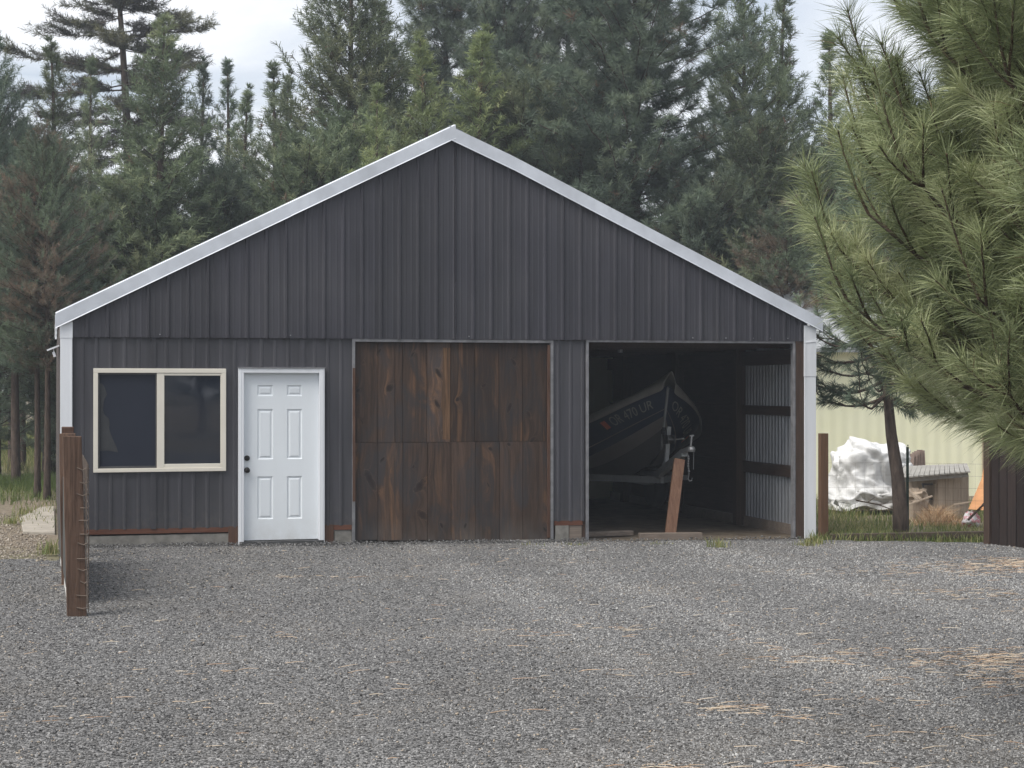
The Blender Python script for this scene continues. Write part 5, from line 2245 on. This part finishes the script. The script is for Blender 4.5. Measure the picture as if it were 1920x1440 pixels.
zl = list(np.arange(1.52, 3.6, .17)) + list(np.arange(3.8, 6.3, .34))
loc, tb, tw, v, tris, tint = long_pine(21, 3.72, 8.6, 6.6, near_radius, zl, 12, 230, .195, tr=.15, nw=.0015, shoot_step=.10)
np_root = thing('long_needled_pine', 'large near pine with long light green needles reaching in from the right edge', 'tree', loc)
tb.build('trunk', M['bark'], np_root, smooth=True)
tw.build('twigs', M['twig'], np_root, smooth=True)
np_mesh('needles', v, tris, M['long_needle'], np_root, tint)

# young pine with a bent bare trunk by the wire fence
tp = [gpt(1689, 22.3, -.1), gpt(1688, 22.3, .35), gpt(1683, 22.3, .8), gpt(1671, 22.3, 1.35), gpt(1664, 22.3, 1.9), gpt(1662, 22.4, 2.7), gpt(1666, 22.5, 3.6), gpt(1668, 22.5, 4.6)]
tp = [tuple(p) for p in tp]
loc, tb, tw, v, tris, tint = long_pine(33, (1689 - CX) / F * 22.3, 22.3, 4.6, lambda z: float(np.interp(z, [1.6, 2.0, 2.6, 3.4, 4.4], [.85, 1.0, 1.05, .8, .3])),
                                       list(np.arange(1.75, 4.4, .2)), 5, 110, .15, sparse=.9, trunk_pts=tp, tr=.095, shoot_step=.16, nw=.0035, droop=.22)
yp_ = thing('young_pine', 'small dark pine with a bent bare trunk in front of the yellow building', 'tree', loc)
tb.build('trunk', M['bark'], yp_, smooth=True)
tw.build('twigs', M['twig'], yp_, smooth=True)
np_mesh('needles', v, tris, M['dark_crown'], yp_, tint)

# ================================================================== AIR
hm = bpy.data.materials.new('haze')
hm.use_nodes = True
ht = hm.node_tree
ht.nodes.remove(ht.nodes['Principled BSDF'])
pv = ht.nodes.new('ShaderNodeVolumePrincipled')
pv.inputs['Density'].default_value = .0015
pv.inputs['Color'].default_value = (.84, .91, 1.0, 1)
pv.inputs['Anisotropy'].default_value = .2
ht.links.new(pv.outputs[0], ht.nodes['Material Output'].inputs['Volume'])
mb = MB()
mb.box(-156, 156, -156, 156, -2.2, 26)
kind(mb.build('haze', hm, None), 'stuff')

# ================================================================== CAMERA, LIGHT, SKY
cam = bpy.data.cameras.new('camera')
cam.sensor_width = 36
cam.lens = F / 1920 * 36
cam.clip_end = 2000
cam.clip_start = .05
co = bpy.data.objects.new('camera', cam)
COL.objects.link(co)
co.location = CAM
pitch = math.atan((HY - 720) / F)
co.rotation_euler = (math.pi / 2 + pitch, 0, -PHI)
S.camera = co

SUN_EL, SUN_AZ = 56.0, 248.0      # azimuth of the sun, degrees clockwise from +y
sun = bpy.data.lights.new('sun', 'SUN')
sun.energy = 3.3
sun.angle = R_(38)
sun.color = (1.0, .96, .90)
so_ = bpy.data.objects.new('sun', sun)
COL.objects.link(so_)
az = R_(SUN_AZ)
sd_ = Vector((math.sin(az) * math.cos(R_(SUN_EL)), math.cos(az) * math.cos(R_(SUN_EL)), math.sin(R_(SUN_EL))))
so_.rotation_euler = (-sd_).to_track_quat('-Z', 'Y').to_euler()

wd = bpy.data.worlds.new('World')
S.world = wd
wd.use_nodes = True
nt = wd.node_tree
bg = nt.nodes['Background']
sky = nt.nodes.new('ShaderNodeTexSky')
sky.sky_type = 'NISHITA'
sky.sun_disc = False
sky.sun_elevation = R_(SUN_EL)
sky.sun_rotation = R_(SUN_AZ)
sky.air_density, sky.dust_density, sky.ozone_density = 1.0, 1.5, 1.2
tc_ = nt.nodes.new('ShaderNodeTexCoord')
sep = nt.nodes.new('ShaderNodeSeparateXYZ')
nt.links.new(tc_.outputs['Generated'], sep.inputs[0])


def wm(op, a, b=0.0):
    nd = nt.nodes.new('ShaderNodeMath')
    nd.operation = op
    for i, v in enumerate((a, b)):
        if hasattr(v, 'links'):
            nt.links.new(v, nd.inputs[i])
        else:
            nd.inputs[i].default_value = v
    return nd.outputs[0]


den = wm('ADD', wm('MAXIMUM', sep.outputs[2], 0.0), .12)
cmb = nt.nodes.new('ShaderNodeCombineXYZ')
nt.links.new(wm('DIVIDE', sep.outputs[0], den), cmb.inputs[0])
nt.links.new(wm('DIVIDE', sep.outputs[1], den), cmb.inputs[1])
mp = nt.nodes.new('ShaderNodeMapping')
mp.inputs['Scale'].default_value = (1.0, 1.0, 1)
mp.inputs['Rotation'].default_value = (0, 0, R_(20))
mp.inputs['Location'].default_value = (0.35, .9, 0)
nt.links.new(cmb.outputs[0], mp.inputs[0])
cn = nt.nodes.new('ShaderNodeTexNoise')
cn.inputs['Scale'].default_value = 1.1
cn.inputs['Detail'].default_value = 7
cn.inputs['Roughness'].default_value = .55
cn.inputs['Distortion'].default_value = .6
nt.links.new(mp.outputs[0], cn.inputs['Vector'])
cr = nt.nodes.new('ShaderNodeValToRGB')
cr.color_ramp.elements[0].position, cr.color_ramp.elements[1].position = .36, .60
cr.color_ramp.elements[0].color = (.34, .34, .34, 1)
nt.links.new(cn.outputs['Fac'], cr.inputs[0])
mx = nt.nodes.new('ShaderNodeMix')
mx.data_type = 'RGBA'
nt.links.new(cr.outputs[0], mx.inputs[0])
nt.links.new(sky.outputs[0], mx.inputs[6])
mx.inputs[7].default_value = (9.0, 9.2, 9.6, 1)
nt.links.new(mx.outputs[2], bg.inputs[0])
bg.inputs[1].default_value = .10

S.view_settings.view_transform = 'Standard'
S.view_settings.look = 'None'
S.view_settings.exposure = 0.35
S.view_settings.gamma = 1.0
S.cycles.use_denoising = True
S.cycles.max_bounces = 8
S.cycles.diffuse_bounces = 5
S.cycles.transparent_max_bounces = 8
